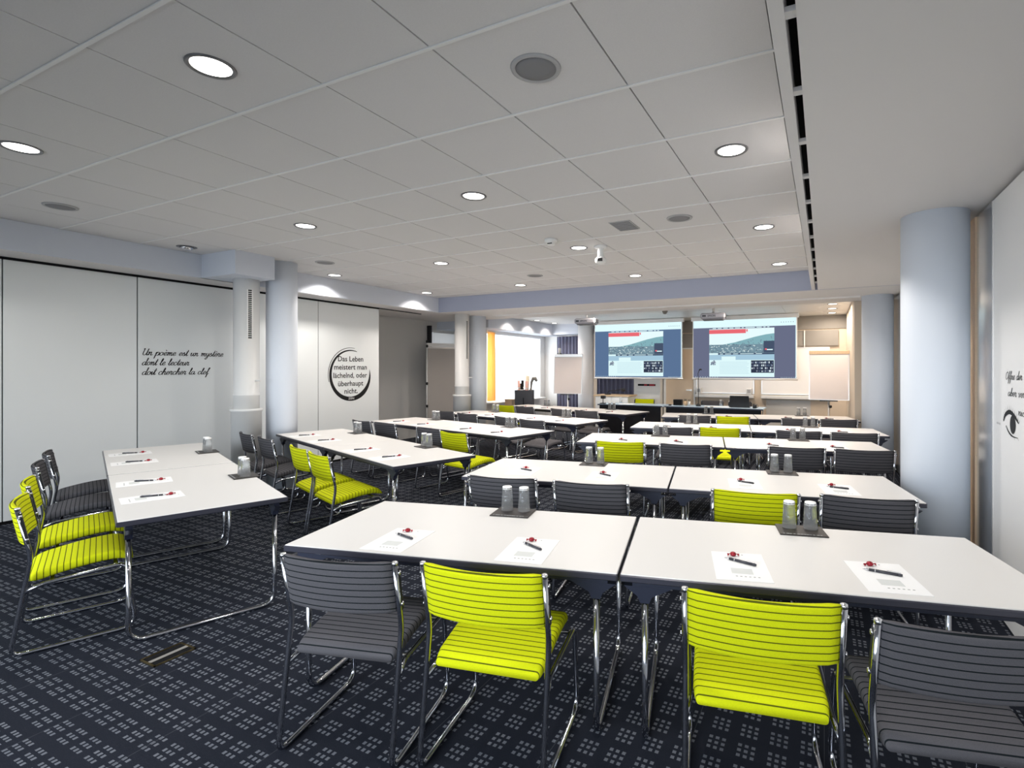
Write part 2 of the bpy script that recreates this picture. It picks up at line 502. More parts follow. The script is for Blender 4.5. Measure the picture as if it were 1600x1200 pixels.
# back wall
mb = MB(); mb.box(-8.5, 1.3, YB, YB + .15, 0, 3.02)
struct('wall_back', mb, M['beige'])
# right wall: white lettered panels, then satin steel panels, then the beige return at the far end
mb = MB(); mb.box(XR, XR + .12, YN, 4.222, .02, ZS - .03)
struct('wall_right', mb, M['panelw'])
mb = MB(); mb.box(XR, XR + .12, 4.236, 4.62, .02, ZS - .03); mb.box(XR, XR + .12, 5.0, 9.9, .02, ZS - .03)
struct('wall_right', mb, M['steel'])
struct('reflection_strip', MB().box(XR - .012, XR + .12, 4.62, 5.0, .0, ZS - .03), M['tan'])  # warm reflection in the steel, built as a painted tan strip
struct('trim_13', MB().box(XR - .004, XR + .1, 4.222, 4.236, .0, ZS - .03), M['alu'])
struct('trim_14', MB().box(XR + .03, XR + .12, YN, 9.9, ZS - .03, ZS), M['blackm'])
struct('baseboard_right', MB().box(XR + .01, XR + .12, YN, 9.9, 0, .02), M['blackm'])
mb = MB(); mb.box(.46, 1.3, 9.9, YB, 0, ZF)
struct('wall_right', mb, M['beige'])
# near wall behind the camera closes the room; its window band lights the room
mb = MB(); mb.box(-8.5, 1.3, YN - .15, YN, 0, .8); mb.box(-8.5, 1.3, YN - .15, YN, 2.35, 3.02)
mb.box(-8.5, -6.75, YN - .15, YN, .8, 2.35); mb.box(.35, 1.3, YN - .15, YN, .8, 2.35)
struct('wall_front', mb, M['panel'])


# ------------------------------------------------------------------ columns and ventilation pipes
def column(x, y, r, z1, m, label):
    mb = MB().lathe([(r, 0), (r, z1)], (0, 0, 0), 48)
    o = mb.build('round_column', m); o.location = (x, y, 0)
    return tag(o, label, 'column', 'round columns', 'structure')


column(.722, 4.58, .209, ZS, M['column'], 'thick pale blue round column standing against the white lettered wall')
column(.73, 9.18, .212, ZS, M['column'], 'pale blue round column by the wall behind the right-hand rows')
column(-6.44, 4.53, .185, ZC, M['column'], 'blue grey round column behind the first white ventilation pipe')
column(-6.68, 9.14, .21, ZS, M['column'], 'blue grey round column beside the second white ventilation pipe')
column(-5.73, 12.75, .21, ZF, M['columnw'], 'pale round column between the dark curtain and the first screen')


def vent_pipe(x, y, r, rb, zb, z1, g0, g1, ga, label):
    t = thing('ventilation_pipe', label, 'pipe', (x, y, 0), 0, 'white ventilation pipes')
    MB().lathe([(r, zb), (r, zb + .16), (r + .004, zb + .165), (r + .004, zb + .18), (r, zb + .185), (r, z1)], n=40).build('pipe', M['white'], t)
    MB().lathe([(rb, 0), (rb, zb - .035), (rb + .012, zb - .03), (rb + .012, zb), (r, zb)], n=40).build('base_drum', M['white'], t)
    ca, sa = cos(ga), sin(ga)
    mb = MB(); mf = MB()
    w = .032
    def Q(off, out, z): return ((r + out) * ca - off * sa, (r + out) * sa + off * ca, z)
    def bx(m_, o0, o1, i0, i1, z0, z1_):
        vs = [Q(o, i, z) for z in (z0, z1_) for i in (i0, i1) for o in (o0, o1)]
        m_.add(vs, [(0, 2, 3, 1), (4, 5, 7, 6), (0, 1, 5, 4), (2, 6, 7, 3), (0, 4, 6, 2), (1, 3, 7, 5)])
    bx(mf, -w, w, -.02, .006, g0, g1)
    f = mf.build('grille_frame', M['white'], t)
    n = max(6, int((g1 - g0) / .024))
    for k in range(n):
        z = g0 + (g1 - g0) * (k + .5) / n
        bx(mb, -w * .62, w * .62, .0, .0075, z - .0075, z + .0075)
    mb.build('grille_slots', M['blackm'], f)
    MB().tube([(r * .9, .02, zb + .35), (r + .09, .03, zb + .35)], .009, 8).build('sampling_stub', M['white'], t)
    return t


vent_pipe(-6.52, 4.11, .144, .168, 1.05, ZS, 1.92, 2.53, radians(-18), 'white round ventilation pipe under the boxed ceiling corner')
vent_pipe(-6.67, 8.65, .145, .178, 1.02, ZS, 1.75, 2.52, radians(-10), 'white round ventilation pipe in front of the pinboard')
# boxed-in duct above the first pipe
struct('ceiling', MB().box(-6.9, -6.185, 3.765, 4.255, ZS, ZC + .02), M['bulk'])


# ------------------------------------------------------------------ ceiling fittings
def downlight(x, y, z, label, far=False, r=.083, power=None, spread=172, col=None):
    t = thing('ceiling_light', label, 'ceiling light', (x, y, z), 0, 'far recessed downlights' if far else 'recessed downlights')
    MB().lathe([(r, -.001), (r + .004, -.006), (r + .016, -.008), (r + .02, -.004), (r + .02, .0)], n=32).build('trim_ring', M['lampring'], t)
    MB().lathe([(0, -.002), (r, -.002), (r, .002), (0, .002)], n=32).build('diffuser', M['diff'], t)
    lamp_light((x, y, z - .012), power if power is not None else DOWN_POWER, col or (FAR_COL if far else DOWN_COL), .15, spread)
    return t


xs_l = [-.532, -2.542, -4.552, -6.562]
ys_l = [1.438, 3.448, 5.458, 7.468]
rown = ['front', 'second', 'third', 'fourth']
xn = ['nearest the slotted soffit', 'second from the slotted soffit', 'third from the slotted soffit', 'beside the left bulkhead']
for j, y in enumerate(ys_l):
    for i, x in enumerate(xs_l):
        if (i, j) == (3, 1): continue
        if j == 0 and i == 0:
            continue
        downlight(x, y, ZC, f'round lit ceiling downlight {xn[i]} in the {rown[j]} lamp row', power=(9.5, 16.0, 23.0, 23.0)[j] * (1.0 if i < 3 else .68) * (.8 if (i, j) == (1, 0) else 1), spread=(172 if j < 3 else 96) if i < 3 else 132, col=(DOWN_COL, DOWN_COL, (1.0, .93, .86), (1.0, .89, .80))[j])
downlight(-.532, 1.438, ZC, 'round lit ceiling downlight above the front table row by the soffit', power=13)
for i, x in enumerate(xs_l):  # unseen lamp row, added to brighten the left wall
    downlight(x, -.572, ZC, f'round lit ceiling downlight {xn[i]} in the added unseen lamp row behind the first', power=3.5)
# unlit swivel spot
t = thing('ceiling_spot', 'unlit swivelling ceiling spot beside the boxed duct', 'ceiling light', (-6.562, 3.448, ZC))
MB().lathe([(.07, 0), (.09, -.006), (.1, -.004), (.1, .0)], n=32).build('trim_ring', M['lampring'], t)
MB().lathe([(0, -.035), (.03, -.04), (.055, -.025), (.07, .0)], n=24).build('swivel_eye', M['silver'], t)
# lights of the far part
for i, (x, y) in enumerate(((.15, 11.1), (.155, 11.95), (.16, 12.85))):
    downlight(x, y, ZF, f'warm far ceiling downlight, {ORD[i]} of three above the second flipchart', True, .075, 15)
for i, (x, y) in enumerate(((-6.55, 10.6), (-6.55, 11.55), (-6.55, 12.5))):
    downlight(x, y, ZF, f'warm far ceiling downlight by the window bulkhead, {ORD[i]} along the blinds', True, .07, 9, 128)
for i, (x, y) in enumerate(((-4.2, 10.4), (-1.2, 10.4), (-1.7, 12.6))):
    downlight(x, y, ZF, ['warm far ceiling downlight before the first screen', 'warm far ceiling downlight before the second screen', 'warm far ceiling downlight behind the second screen'][i], True, .075, 30)

for x, y, lb in ((-1.202, 2.108, 'large round grey loudspeaker grille above the front tables'), (-5.892, 2.108, 'round grey ceiling loudspeaker near the left bulkhead, front tile row'),
                 (-1.202, 4.788, 'round grey ceiling loudspeaker beside the air vent'), (-5.892, 4.75, 'round ceiling loudspeaker near the round blue column'),
                 (-3.89, 6.80, 'round ceiling loudspeaker in the middle of the ceiling')):
    t = thing('ceiling_speaker', lb, 'loudspeaker', (x, y, ZC), 0, 'ceiling loudspeakers')
    MB().lathe([(.095, -.006), (.1, -.010), (.115, -.008), (.118, 0)], n=40).build('rim', M['ringw'], t)
    MB().lathe([(0, -.009), (.06, -.0085), (.097, -.006), (.097, .0), (0, .0)], n=40).build('mesh_grille', M['spk'], t)

t = thing('smoke_detector', 'white round smoke detector on the tiled ceiling', 'smoke detector', (-2.646, 4.97, ZC))
MB().lathe([(0, -.065), (.035, -.064), (.045, -.055), (.045, -.04), (.07, -.035), (.07, 0)], n=32).build('housing', M['white'], t)
MB().box(-.02, .035, -.047, -.044, -.058, -.048).build('sensor_slot', M['blackm'], t)
t = thing('ceiling_camera', 'white ceiling mounted camera on a short stem', 'camera', (-2.285, 5.5, ZC))
MB().lathe([(.03, -.03), (.07, -.022), (.075, 0)], n=32).build('mounting_plate', M['white'], t)
MB().lathe([(.045, -.13), (.033, -.1), (.036, -.03), (.05, -.02)], n=28).build('stem', M['white'], t)
MB().lathe([(0, -.205), (.04, -.20), (.062, -.18), (.066, -.15), (.05, -.13), (0, -.128)], n=28).build('camera_head', M['white'], t)
o = MB().box(-.012, .042, -.068, -.05, -.182, -.148).build('lens', M['black'], t)
t = thing('ceiling_vent', 'small grey louvred air vent in the tiled ceiling', 'air vent', (-1.745, 4.80, ZC))
MB().box(-.105, .105, -.16, .16, -.006, 0).build('frame', M['ringw'], t)
mb = MB()
for k in range(9):
    y = -.14 + .035 * k; mb.box(-.095, .095, y, y + .012, -.010, -.005)
mb.build('louvres', M['spk'], t)

# small sprinkler dome on the far ceiling
t = thing('alarm_dome', 'small dark alarm dome on the far ceiling between the screens', 'alarm', (-3.05, 10.9, ZF))
MB().lathe([(0, -.07), (.035, -.06), (.05, -.03), (.06, 0)], n=20).build('dome', M['greyp'], t)

# floor outlet
t = thing('floor_outlet', 'recessed floor socket box with a thin brass rim', 'floor outlet', (-3.19, 1.585, 0), 0)
mb = MB()
for a in ((-.07, .07, -.10, -.093), (-.07, .07, .093, .10), (-.07, -.063, -.10, .10), (.063, .07, -.10, .10)): mb.box(*a, 0, .007)
mb.build('rim', M['brass'], t)
mb = MB(); mb.box(-.063, -.012, -.093, .093, 0, .003); mb.box(.012, .063, -.093, .093, 0, .003)
mb.build('flap', M['blackm'], t)
MB().box(-.012, .012, -.093, .093, 0, .0045).build('cable_strip', M['greyp'], t)


# ------------------------------------------------------------------ furniture prototypes
def rrect(w, h, r, n=4):
    pts = []
    for cx, cy, a0 in ((w - r, h - r, 0), (-w + r, h - r, 90), (-w + r, -h + r, 180), (w - r, -h + r, 270)):
        for k in range(n + 1):
            a = radians(a0 + 90 * k / n); pts.append((cx + r * cos(a), cy + r * sin(a)))
    return pts


XP = .247          # half distance of the posts


def make_chair(colkey):
    t = thing('conference_chair', '', 'chair')
    fab = M[colkey]
    # seat: rounded cross-section swept front to back, rising to a rounded front edge
    rings = []
    N = 16
    for i in range(N + 1):
        s = i / N
        y = .035 + .445 * s
        zc = .398 + .052 * sin(s * pi * .62) - .030 * max(0, (s - .8) / .2) ** 2
        e = 1.0
        hw, hh = .222, .027
        if s < .1: q = s / .1; hh *= .45 + .55 * sqrt(1 - (1 - q) ** 2); hw -= .012 * (1 - q)
        if s > .88: q = (1 - s) / .12; hh *= .4 + .6 * sqrt(max(0, 1 - (1 - q) ** 2)); hw -= .014 * (1 - q)
        rr = []
        for (a, b_) in rrect(hw, hh, min(.022, hh * .95)):
            sag = -.010 * (1 - (a / .222) ** 2) * (1 if b_ > 0 else 0)
            rr.append((a, y, zc + b_ + sag))
        rings.append(rr)
    MB().loft(rings).build('seat', fab, t)
    # backrest: curved pad between the posts
    rings = []
    N = 16
    for i in range(N + 1):
        s = i / N * 2 - 1
        x = s * .236
        c = -.034 * (1 - s * s)
        k = 1.0
        if abs(s) > .9: q = (1 - abs(s)) / .1; k = .55 + .45 * sqrt(max(0, 1 - (1 - q) ** 2))
        rr = []
        for (a, b_) in rrect(.017 * k, .108 - .008 * (1 - k), .0155 * k):
            z = .690 + b_ + .006 * (s * s)
            y = .040 - (z - .57) * .19 + c + a + .002
            rr.append((x, y, z))
        rings.append(rr)
    MB().loft(rings).build('backrest', fab, t)
    # two bent tube side frames
    for sx in (-1, 1):
        x = sx * XP
        pts = [(x, 0, .794), (x, .053, .525), (x, -.028, .012), (x, .497, .012), (x, .445, .398), (x * .955, .10, .366), (x, .026, .340)]
        path = arc_path(pts, [.25, .045, .075, .045, .06], 6)
        fr = MB().tube(path, .0115, 10).build('side_frame', M['chrome'], t)
        MB().lathe([(.0, .006), (.011, .004), (.0125, -.002), (.0125, -.010)], (x, 0.001, .798), 12).build('post_cap', M['silver'], fr)
        # screw heads on the flat post fitting
        MB().prism([(.004, .775), (.016, .775), (.049, .60), (.037, .60)], 'x', x - .009 * sx, x + .0125 * sx).build('post_plate', M['black'], fr)
        for z, y in ((.755, .0135), (.625, .038)):
            MB().lathe([(0, .006 * sx), (.007, .005 * sx), (.010, 0)], (x + .0125 * sx, y, z), 12, axis='x').build('screw', M['silver'], fr)
    mb = MB()
    mb.tube([(-XP, .40, .393), (XP, .40, .393)], .010, 8); mb.tube([(-XP, .13, .366), (XP, .13, .366)], .010, 8)
    mb.build('cross_bar', M['chrome'], t)
    return t


TL, TD, TH = 1.6, .845, .72


def make_table():
    t = thing('conference_table', '', 'table')
    g = .0065
    MB().box(g, TL - g, .006, TD - .006, TH - .027, TH, 0, .0025).build('tabletop', M['laminate'], t)
    mb = MB()
    mb.box(g - .001, TL - g + .001, -.002, .008, TH - .030, TH - .003, 0, .004); mb.box(g - .001, TL - g + .001, TD - .008, TD + .002, TH - .030, TH - .003, 0, .004)
    mb.box(g - .003, g + .004, .004, TD - .004, TH - .030, TH - .003); mb.box(TL - g - .004, TL - g + .003, .004, TD - .004, TH - .030, TH - .003)
    mb.build('edge_band', M['edge'], t)
    for y in (.055, TD - .055):
        MB().box(.05, TL - .05, y - .016, y + .016, TH - .058, TH - .0275).build('frame_rail', M['rail'], t)
    for ux in (.10, TL - .10):
        ya, yb = .055, TD - .055
        pts = [(ux, ya, TH - .062), (ux, ya, .014), (ux, yb, .014), (ux, yb, TH - .062)]
        MB().tube(arc_path(pts, .085, 7), .0135, 12).build('sled_leg', M['chrome'], t)
        for y in (ya, yb):
            MB().prism([(ux - (.085 if ux < 1 else .11), TH - .058), (ux + (.11 if ux < 1 else .085), TH - .058), (ux + .03, TH - .098), (ux + .018, TH - .125), (ux - .018, TH - .125), (ux - .03, TH - .098)], 'y', y - .017, y + .017).build('leg_bracket', M['rail'], t)
        MB().box(ux - .012, ux + .012, ya, yb, TH - .055, TH - .0275).build('cross_rail', M['rail'], t)
    return t


def make_paper():
    t = thing('note_sheet', '', 'paper')
    MB().box(-.108, .108, -.16, .16, 0, .0012).build('sheet', M['paper'], t)
    MB().box(-.042, .042, -.088, -.030, .0012, .0016).build('pale_print_block', M['print'], t)
    mb = MB()
    for k in range(6):
        x = -.03 + .017 * k
        mb.box(x, x + .008, -.118, -.112, .0012, .0016)
    mb.box(.02, .026, .13, .137, .0012, .0016)
    mb.build('letterhead_print', M['printd'], t)
    return t


def make_pen():
    t = thing('ballpoint_pen', '', 'pen')
    MB().tube([(-.055, 0, .0058), (.045, 0, .0058)], .0058, 10).build('barrel', M['pen'], t)
    mb = MB(); mb.tube([(-.056, 0, .0058), (-.066, 0, .0055), (-.078, 0, .0045)], [.0054, .004, .0012], 10)
    mb.tube([(-.034, 0, .0058), (-.031, 0, .0058)], .0062, 10); mb.build('silver_tip', M['silver'], t)
    MB().tube([(.045, 0, .0058), (.052, 0, .0058), (.062, 0, .0058)], [.006, .0066, .0045], 10).build('push_button', M['pen'], t)
    MB().box(.008, .056, -.0025, .0025, .0122, .0145).build('clip', M['silver'], t)
    return t


def make_candy():
    t = thing('wrapped_sweet', '', 'sweet')
    MB().lathe([(0, 0), (.008, .0005), (.0125, .004), (.0145, .009), (.011, .015), (.005, .018), (0, .0185)], n=9).build('wrapper', M['red'], t)
    for s in (-1, 1):
        mb = MB(); mb.add([(s * .012, 0, .010), (s * .024, -.009, .002), (s * .026, 0, .011), (s * .023, .009, .003)], [(0, 1, 2), (0, 2, 3), (0, 3, 1), (1, 3, 2)])
        mb.build('twisted_end', M['red'], t)
    return t


def make_mat():
    t = thing('coaster_mat', '', 'coaster')
    MB().box(-.113, .113, -.088, .088, 0, .006, 0, .002).build('pad', M['mat_'], t)
    mb = MB(); x = -.095
    random.seed(3)
    while x < .09:
        w = random.choice((.006, .009, .013)); mb.box(x, x + w, -.078, -.070, .006, .0065); x += w + random.choice((.003, .003, .008))
    mb.build('pale_lettering', M['printd'], t)
    return t


def make_glass():
    t = thing('drinking_glass', '', 'glass')
    out = [(.0350, .001), (.0310, .075), (.0282, .128), (.0262, .134), (.0, .1345)]
    inn = [(.0, .120), (.0255, .119), (.0290, .075), (.0330, .001)]
    MB().lathe(out + inn + [(.0350, .001)], n=28).build('tumbler', M['glass'], t)
    cap = MB().lathe([(.0, .1380), (.0262, .1377), (.0272, .136), (.0288, .123), (.0285, .123), (.0268, .1350), (.0, .1355)], n=28).build('paper_cap', M['paper'], t)
    mb = MB()
    for k in range(10):
        a = 2 * pi * k / 10
        for q in range(2):
            a0, a1 = a + q * .28, a + q * .28 + .2
            vs = [(r_ * cos(x), r_ * sin(x), z) for z, r_ in ((.1265, .0289), (.1315, .0284)) for x in (a0, a1)]
            mb.add(vs, [(0, 1, 3, 2)])
    mb.build('cap_print', M['mat_'], cap)
    return t


PROTO = {}
USED = set()


def place(kind, maker, loc, rz, label, group):
    if kind not in PROTO:
        PROTO[kind] = maker()
    p = PROTO[kind]
    if kind not in USED:
        USED.add(kind); p.location = loc; p.rotation_euler = (0, 0, rz); tag(p, label, None, group); return p
    return dup(p, loc, rz, label, group)


# rows: name, tables [(front-left corner, angle, length)], chairs [(x, y, colour)] from the left end
ROWS = [
    ('R', 1, [((-2.29, 1.614), 13.3, 1.587), ((-.744, 1.981), 12.9, 1.60)],
     [(-1.733, 1.455, 'grey'), (-1.155, 1.616, 'lime'), (-.185, 1.826, 'lime'), (.385, 1.868, 'grey')]),
    ('R', 2, [((-2.518, 3.251), 11, 1.575), ((-.970, 3.553), 11, 1.575)],
     [(-2.007, 3.045, 'grey'), (-1.383, 3.146, 'grey'), (-.379, 3.359, 'lime'), (.232, 3.503, 'grey')]),
    ('R', 3, [((-2.534, 5.366), 11, 1.625), ((-.937, 5.678), 11, 1.615)],
     [(-1.885, 5.047, 'lime'), (-1.233, 5.163, 'grey'), (-.235, 5.425, 'grey'), (.346, 5.531, 'grey')]),
    ('R', 4, [((-2.472, 7.02), 8.5, 1.625), ((-.863, 7.26), 8.5, 1.615)],
     [(-1.75, 6.621, 'grey'), (-1.189, 6.79, 'lime'), (-.274, 6.88, 'grey'), (.324, 6.95, 'grey')]),
    ('R', 5, [((-2.529, 8.803), 11.5, 1.58), ((-.979, 9.118), 11.5, 1.54)],
     [(-1.868, 8.407, 'grey'), (-1.284, 8.48, 'lime'), (-.33, 8.571, 'grey'), (.20, 8.68, 'grey')]),
    ('L', 1, [((-6.568, 2.672), -21.2, 1.665), ((-5.004, 2.0655), -21.2, 1.69)],
     [(-6.235, 2.156, 'grey'), (-5.59, 1.875, 'grey'), (-4.853, 1.587, 'lime'), (-4.12, 1.307, 'lime')]),
    ('L', 2, [((-6.261, 4.321), -18.6, 1.57), ((-4.770, 3.819), -18.6, 1.575)],
     [(-6.04, 3.80, 'grey'), (-5.446, 3.638, 'grey'), (-4.62, 3.385, 'lime'), (-3.99, 3.155, 'lime')]),
    ('L', 3, [((-6.463, 6.050), -12.9, 1.56), ((-4.938, 5.701), -12.9, 1.56)],
     [(-6.013, 5.46, 'grey'), (-5.433, 5.33, 'grey'), (-4.46, 5.10, 'grey'), (-3.83, 4.89, 'lime')]),
    ('L', 4, [((-6.456, 7.750), -13.0, 1.61), ((-4.886, 7.388), -13.0, 1.61)],
     [(-6.032, 7.33, 'grey'), (-5.37, 7.095, 'grey'), (-4.473, 6.885, 'grey'), (-3.857, 6.64, 'grey')]),
    ('L', 5, [((-6.374, 9.657), -13.0, 1.62), ((-4.794, 9.292), -13.0, 1.62)],
     [(-5.86, 9.03, 'lime'), (-5.333, 8.90, 'grey'), (-4.41, 8.67, 'grey'), (-3.82, 8.51, 'grey')]),
]
# fine placing read off the photograph: paper centre (u, v) per seat, mat and pens
SEATS = {('R', 1): [(.495, .19), (1.15, .19), (.485, .20), (1.035, .21)],
         ('R', 2): [(.40, .31), (1.06, .28), (.52, .28), (1.13, .26)]}
PEN_ROT = {'R': [-.45, -.62, -.50, -.35], 'L': [.0, .1, .05, .0]}
for side, rn, tables, chairs in ROWS:
    sname = 'right-hand' if side == 'R' else 'left-hand'
    row = f'{ORD[rn - 1]} {sname} row'
    seat = 0
    for ti, (fl, ang, L) in enumerate(tables):
        a = radians(ang); U = Vector((cos(a), sin(a), 0)); N_ = Vector((-sin(a), cos(a), 0)); O = Vector((fl[0], fl[1], 0))
        aisle = (ti == 0) == (side == 'R')
        end = 'aisle-end' if aisle else 'wall-end'
        o = place('table', make_table, O, a, f'white topped conference table with dark edge, {end} table of the {row}', 'white conference tables')
        o.scale = (L / TL, 1, 1)
        # coaster mat and two upturned glasses
        if side == 'R': mu, mv, mrot = (.885, .755, 0) if ti == 0 else (.83, .765, 0)
        else: mu, mv, mrot = (.83, .765, 0) if ti == 0 else (.75, .775, 0)
        if (side, rn) in (('R', 4), ('R', 5)) : mu = .80
        if side == 'L' and rn >= 2: mu = .66 if ti == 0 else .78
        c = O + U * mu + N_ * mv
        c.z = TH + .0005
        place('mat', make_mat, c, a + mrot, f'dark coaster mat on the {end} table of the {row}', 'dark coaster mats')
        for gi, du in enumerate((-.05, .052)):
            g = c + U * du + N_ * (.035 if side == 'R' else .0); g.z = TH + .0066
            which = 'nearer the aisle' if (gi == 0) == (side == 'R') else 'farther from the aisle'
            place('glass', make_glass, g, random.uniform(0, 6), f'upturned clear glass {which} on the {end} coaster, {row}', 'upturned drinking glasses')
        for k in range(2):
            nth = (seat if side == 'R' else 3 - seat)
            sl = f'{ORD[nth]} seat from the aisle, {row}'
            uv = SEATS.get((side, rn), None)
            if uv: pu, pv = uv[seat]
            elif side == 'R': pu, pv = ((.49, .2), (1.12, .2))[k]
            else: pu, pv = (((.46, .195), (1.09, .195)) if ti == 0 else ((.50, .195), (1.12, .195)))[k]
            pr = a + random.uniform(-.03, .03)
            pc = O + U * pu + N_ * pv; pc.z = TH + .0004
            place('paper', make_paper, pc, pr, f'white note sheet at the {sl}', 'white note sheets')
            if side == 'R':
                q = pc + U * .01 + N_ * (.035); rot = a + PEN_ROT['R'][seat]
                cy = pc + U * (-.02) + N_ * .115
            else:
                q = pc + U * (-.02) + N_ * (.0); rot = a + 1.2 + random.uniform(-.15, .15) + pi
                cy = pc + U * (.0) + N_ * .095
            q.z = cy.z = TH + .0018
            place('pen', make_pen, q, rot, f'dark ballpoint pen on the sheet at the {sl}', 'dark ballpoint pens')
            place('candy', make_candy, cy, rot + .6, f'red wrapped sweet on the sheet at the {sl}', 'red wrapped sweets')
            x, y, colour = chairs[seat]
            rel = Vector((x, y, 0)) - O; cu_, cv_ = rel.dot(U), rel.dot(N_)
            k_ = L / TL; cu2 = min(max(cu_, .10 * k_ + .290), L - .10 * k_ - .290)     # knees and frame clear the table's sled legs
            q = O + U * cu2 + N_ * cv_; x, y = q.x, q.y
            cname = 'lime green' if colour == 'lime' else 'dark grey'
            place('chair_' + colour, lambda cc=colour: make_chair(cc), Vector((x, y, 0)), a + random.uniform(-.035, .035),
                  f'{cname} striped sled-base chair, {ORD[nth]} from the aisle in the {row}', f'{cname} striped chairs')
            seat += 1
#PART2
# ------------------------------------------------------------------ wall lettering
GL = {  # script letters: pen strokes on a unit x-height, with advance width
    'a': ([[(.85, .85), (.5, 1), (.12, .6), (.15, .1), (.45, .0), (.8, .5), (.88, .95), (.84, .25), (1.0, .0), (1.25, .3)]], 1.12),
    'c': ([[(.72, .72), (.70, .95), (.46, 1.02), (.14, .68), (.14, .2), (.44, .0), (.92, .3)]], .86),
    'd': ([[(.8, .8), (.5, 1), (.1, .6), (.15, .1), (.45, .0), (.8, .5), (1.1, 1.9), (1.02, 2.05), (.86, .3), (1.0, .0), (1.25, .3)]], 1.12),
    'e': ([[(.0, .28), (.40, .42), (.68, .72), (.62, .98), (.42, 1.02), (.17, .68), (.17, .2), (.45, .0), (.92, .3)]], .86),
    'f': ([[(.0, .3), (.45, 1.2), (.75, 2.0), (.55, 2.1), (.4, 1.2), (.3, -.6), (.15, -.95), (.35, -.8), (.5, .05), (.85, .3)], [(.15, .95), (.75, 1.0)]], .8),
    'h': ([[(.0, .3), (.5, 1.5), (.45, 2.1), (.28, 1.6), (.12, .0), (.2, .5), (.55, 1), (.78, .85), (.68, .2), (.85, .0), (1.1, .3)]], 1.0),
    'i': ([[(.0, .3), (.25, .98), (.18, .2), (.32, .0), (.58, .3)], [(.33, 1.45), (.35, 1.5)]], .48),
    'l': ([[(.0, .3), (.5, 1.5), (.45, 2.1), (.28, 1.6), (.18, .25), (.35, .0), (.65, .3)]], .55),
    'm': ([[(.0, .85), (.2, 1), (.15, .0), (.25, .55), (.52, 1), (.6, .8), (.55, .0), (.65, .55), (.95, 1), (1.05, .8), (.98, .2), (1.12, .0), (1.4, .3)]], 1.3),
    'n': ([[(.0, .85), (.2, 1), (.15, .0), (.25, .55), (.58, 1), (.7, .8), (.62, .2), (.78, .0), (1.05, .3)]], .95),
    'o': ([[(.5, 1.02), (.14, .72), (.14, .2), (.42, .0), (.74, .25), (.78, .72), (.52, 1.02)], [(.72, .9), (.85, .78), (1.0, .82)]], .96),
    'p': ([[(.0, .5), (.25, 1.02), (.15, .2), (.0, -1.0), (.12, .3), (.5, 1), (.82, .75), (.7, .12), (.4, .02), (.6, .0), (1.0, .3)]], .95),
    'r': ([[(.0, .3), (.22, 1.12), (.30, .88), (.62, .98), (.55, .75), (.46, .15), (.62, .0), (.9, .3)]], .82),
    's': ([[(.0, .3), (.38, 1.08), (.45, .7), (.62, .3), (.4, .0), (.1, .12), (.5, .02), (.85, .3)]], .75),
    't': ([[(.0, .3), (.35, 1.1), (.5, 1.9), (.3, .3), (.42, .0), (.7, .3)], [(.08, 1.25), (.75, 1.32)]], .6),
    'u': ([[(.0, .6), (.2, 1), (.12, .25), (.32, .0), (.65, .45), (.8, 1), (.72, .22), (.88, .0), (1.15, .3)]], 1.05),
    'v': ([[(.0, .7), (.18, 1), (.3, .1), (.42, .05), (.75, .95), (.95, .8)]], .85),
    'y': ([[(.0, .6), (.2, 1), (.15, .3), (.35, .05), (.65, .45), (.8, 1), (.6, -.5), (.3, -1.0), (.1, -.7), (.5, -.2), (1.1, .3)]], 1.0),
    'b': ([[(.0, .3), (.45, 1.6), (.4, 2.1), (.22, 1.5), (.15, .2), (.4, .0), (.75, .45), (.55, .95), (.3, .7), (.95, .8)]], .85),
    'w': ([[(.0, .7), (.18, 1), (.25, .1), (.4, .05), (.6, .9), (.65, .1), (.82, .05), (1.1, .95), (1.3, .8)]], 1.2),
    'U': ([[(.1, 1.7), (.3, 2.0), (.2, .5), (.5, .0), (.95, .5), (1.15, 2.0), (1.05, .3), (1.2, .0), (1.4, .3)]], 1.35),
    'V': ([[(.0, 1.6), (.3, 2.0), (.5, .1), (.6, .05), (1.1, 1.9), (1.3, 1.9)]], 1.1),
    'O': ([[(.75, 2.0), (.15, 1.5), (.1, .5), (.5, .0), (1.1, .5), (1.1, 1.6), (.7, 2.0), (.8, 1.7)]], 1.3),
    ',': ([[(.1, .1), (.15, .0), (.0, -.3)]], .35),
}
ACC = {'è': ('e', [[(.25, 1.75), (.55, 1.4)]]), 'ö': ('o', [[(.3, 1.4), (.34, 1.45)], [(.65, 1.4), (.69, 1.45)]]), 'Ö': ('O', [[(.4, 2.35), (.44, 2.4)], [(.85, 2.35), (.89, 2.4)]]), 'ü': ('u', [[(.3, 1.4), (.34, 1.45)], [(.65, 1.4), (.69, 1.45)]])}


def catmull(p, n=5):
    if len(p) < 3: return [Vector(p[0]).lerp(Vector(p[-1]), k / 4) for k in range(5)]
    p = [Vector(q) for q in p]; p = [p[0]] + p + [p[-1]]; out = []
    for i in range(1, len(p) - 2):
        a, b, c, d = p[i - 1:i + 3]
        for k in range(n):
            t = k / n
            out.append(.5 * ((2 * b) + (c - a) * t + (2 * a - 5 * b + 4 * c - d) * t * t + (3 * b - a - 3 * c + d) * t ** 3))
    out.append(p[-2]); return out


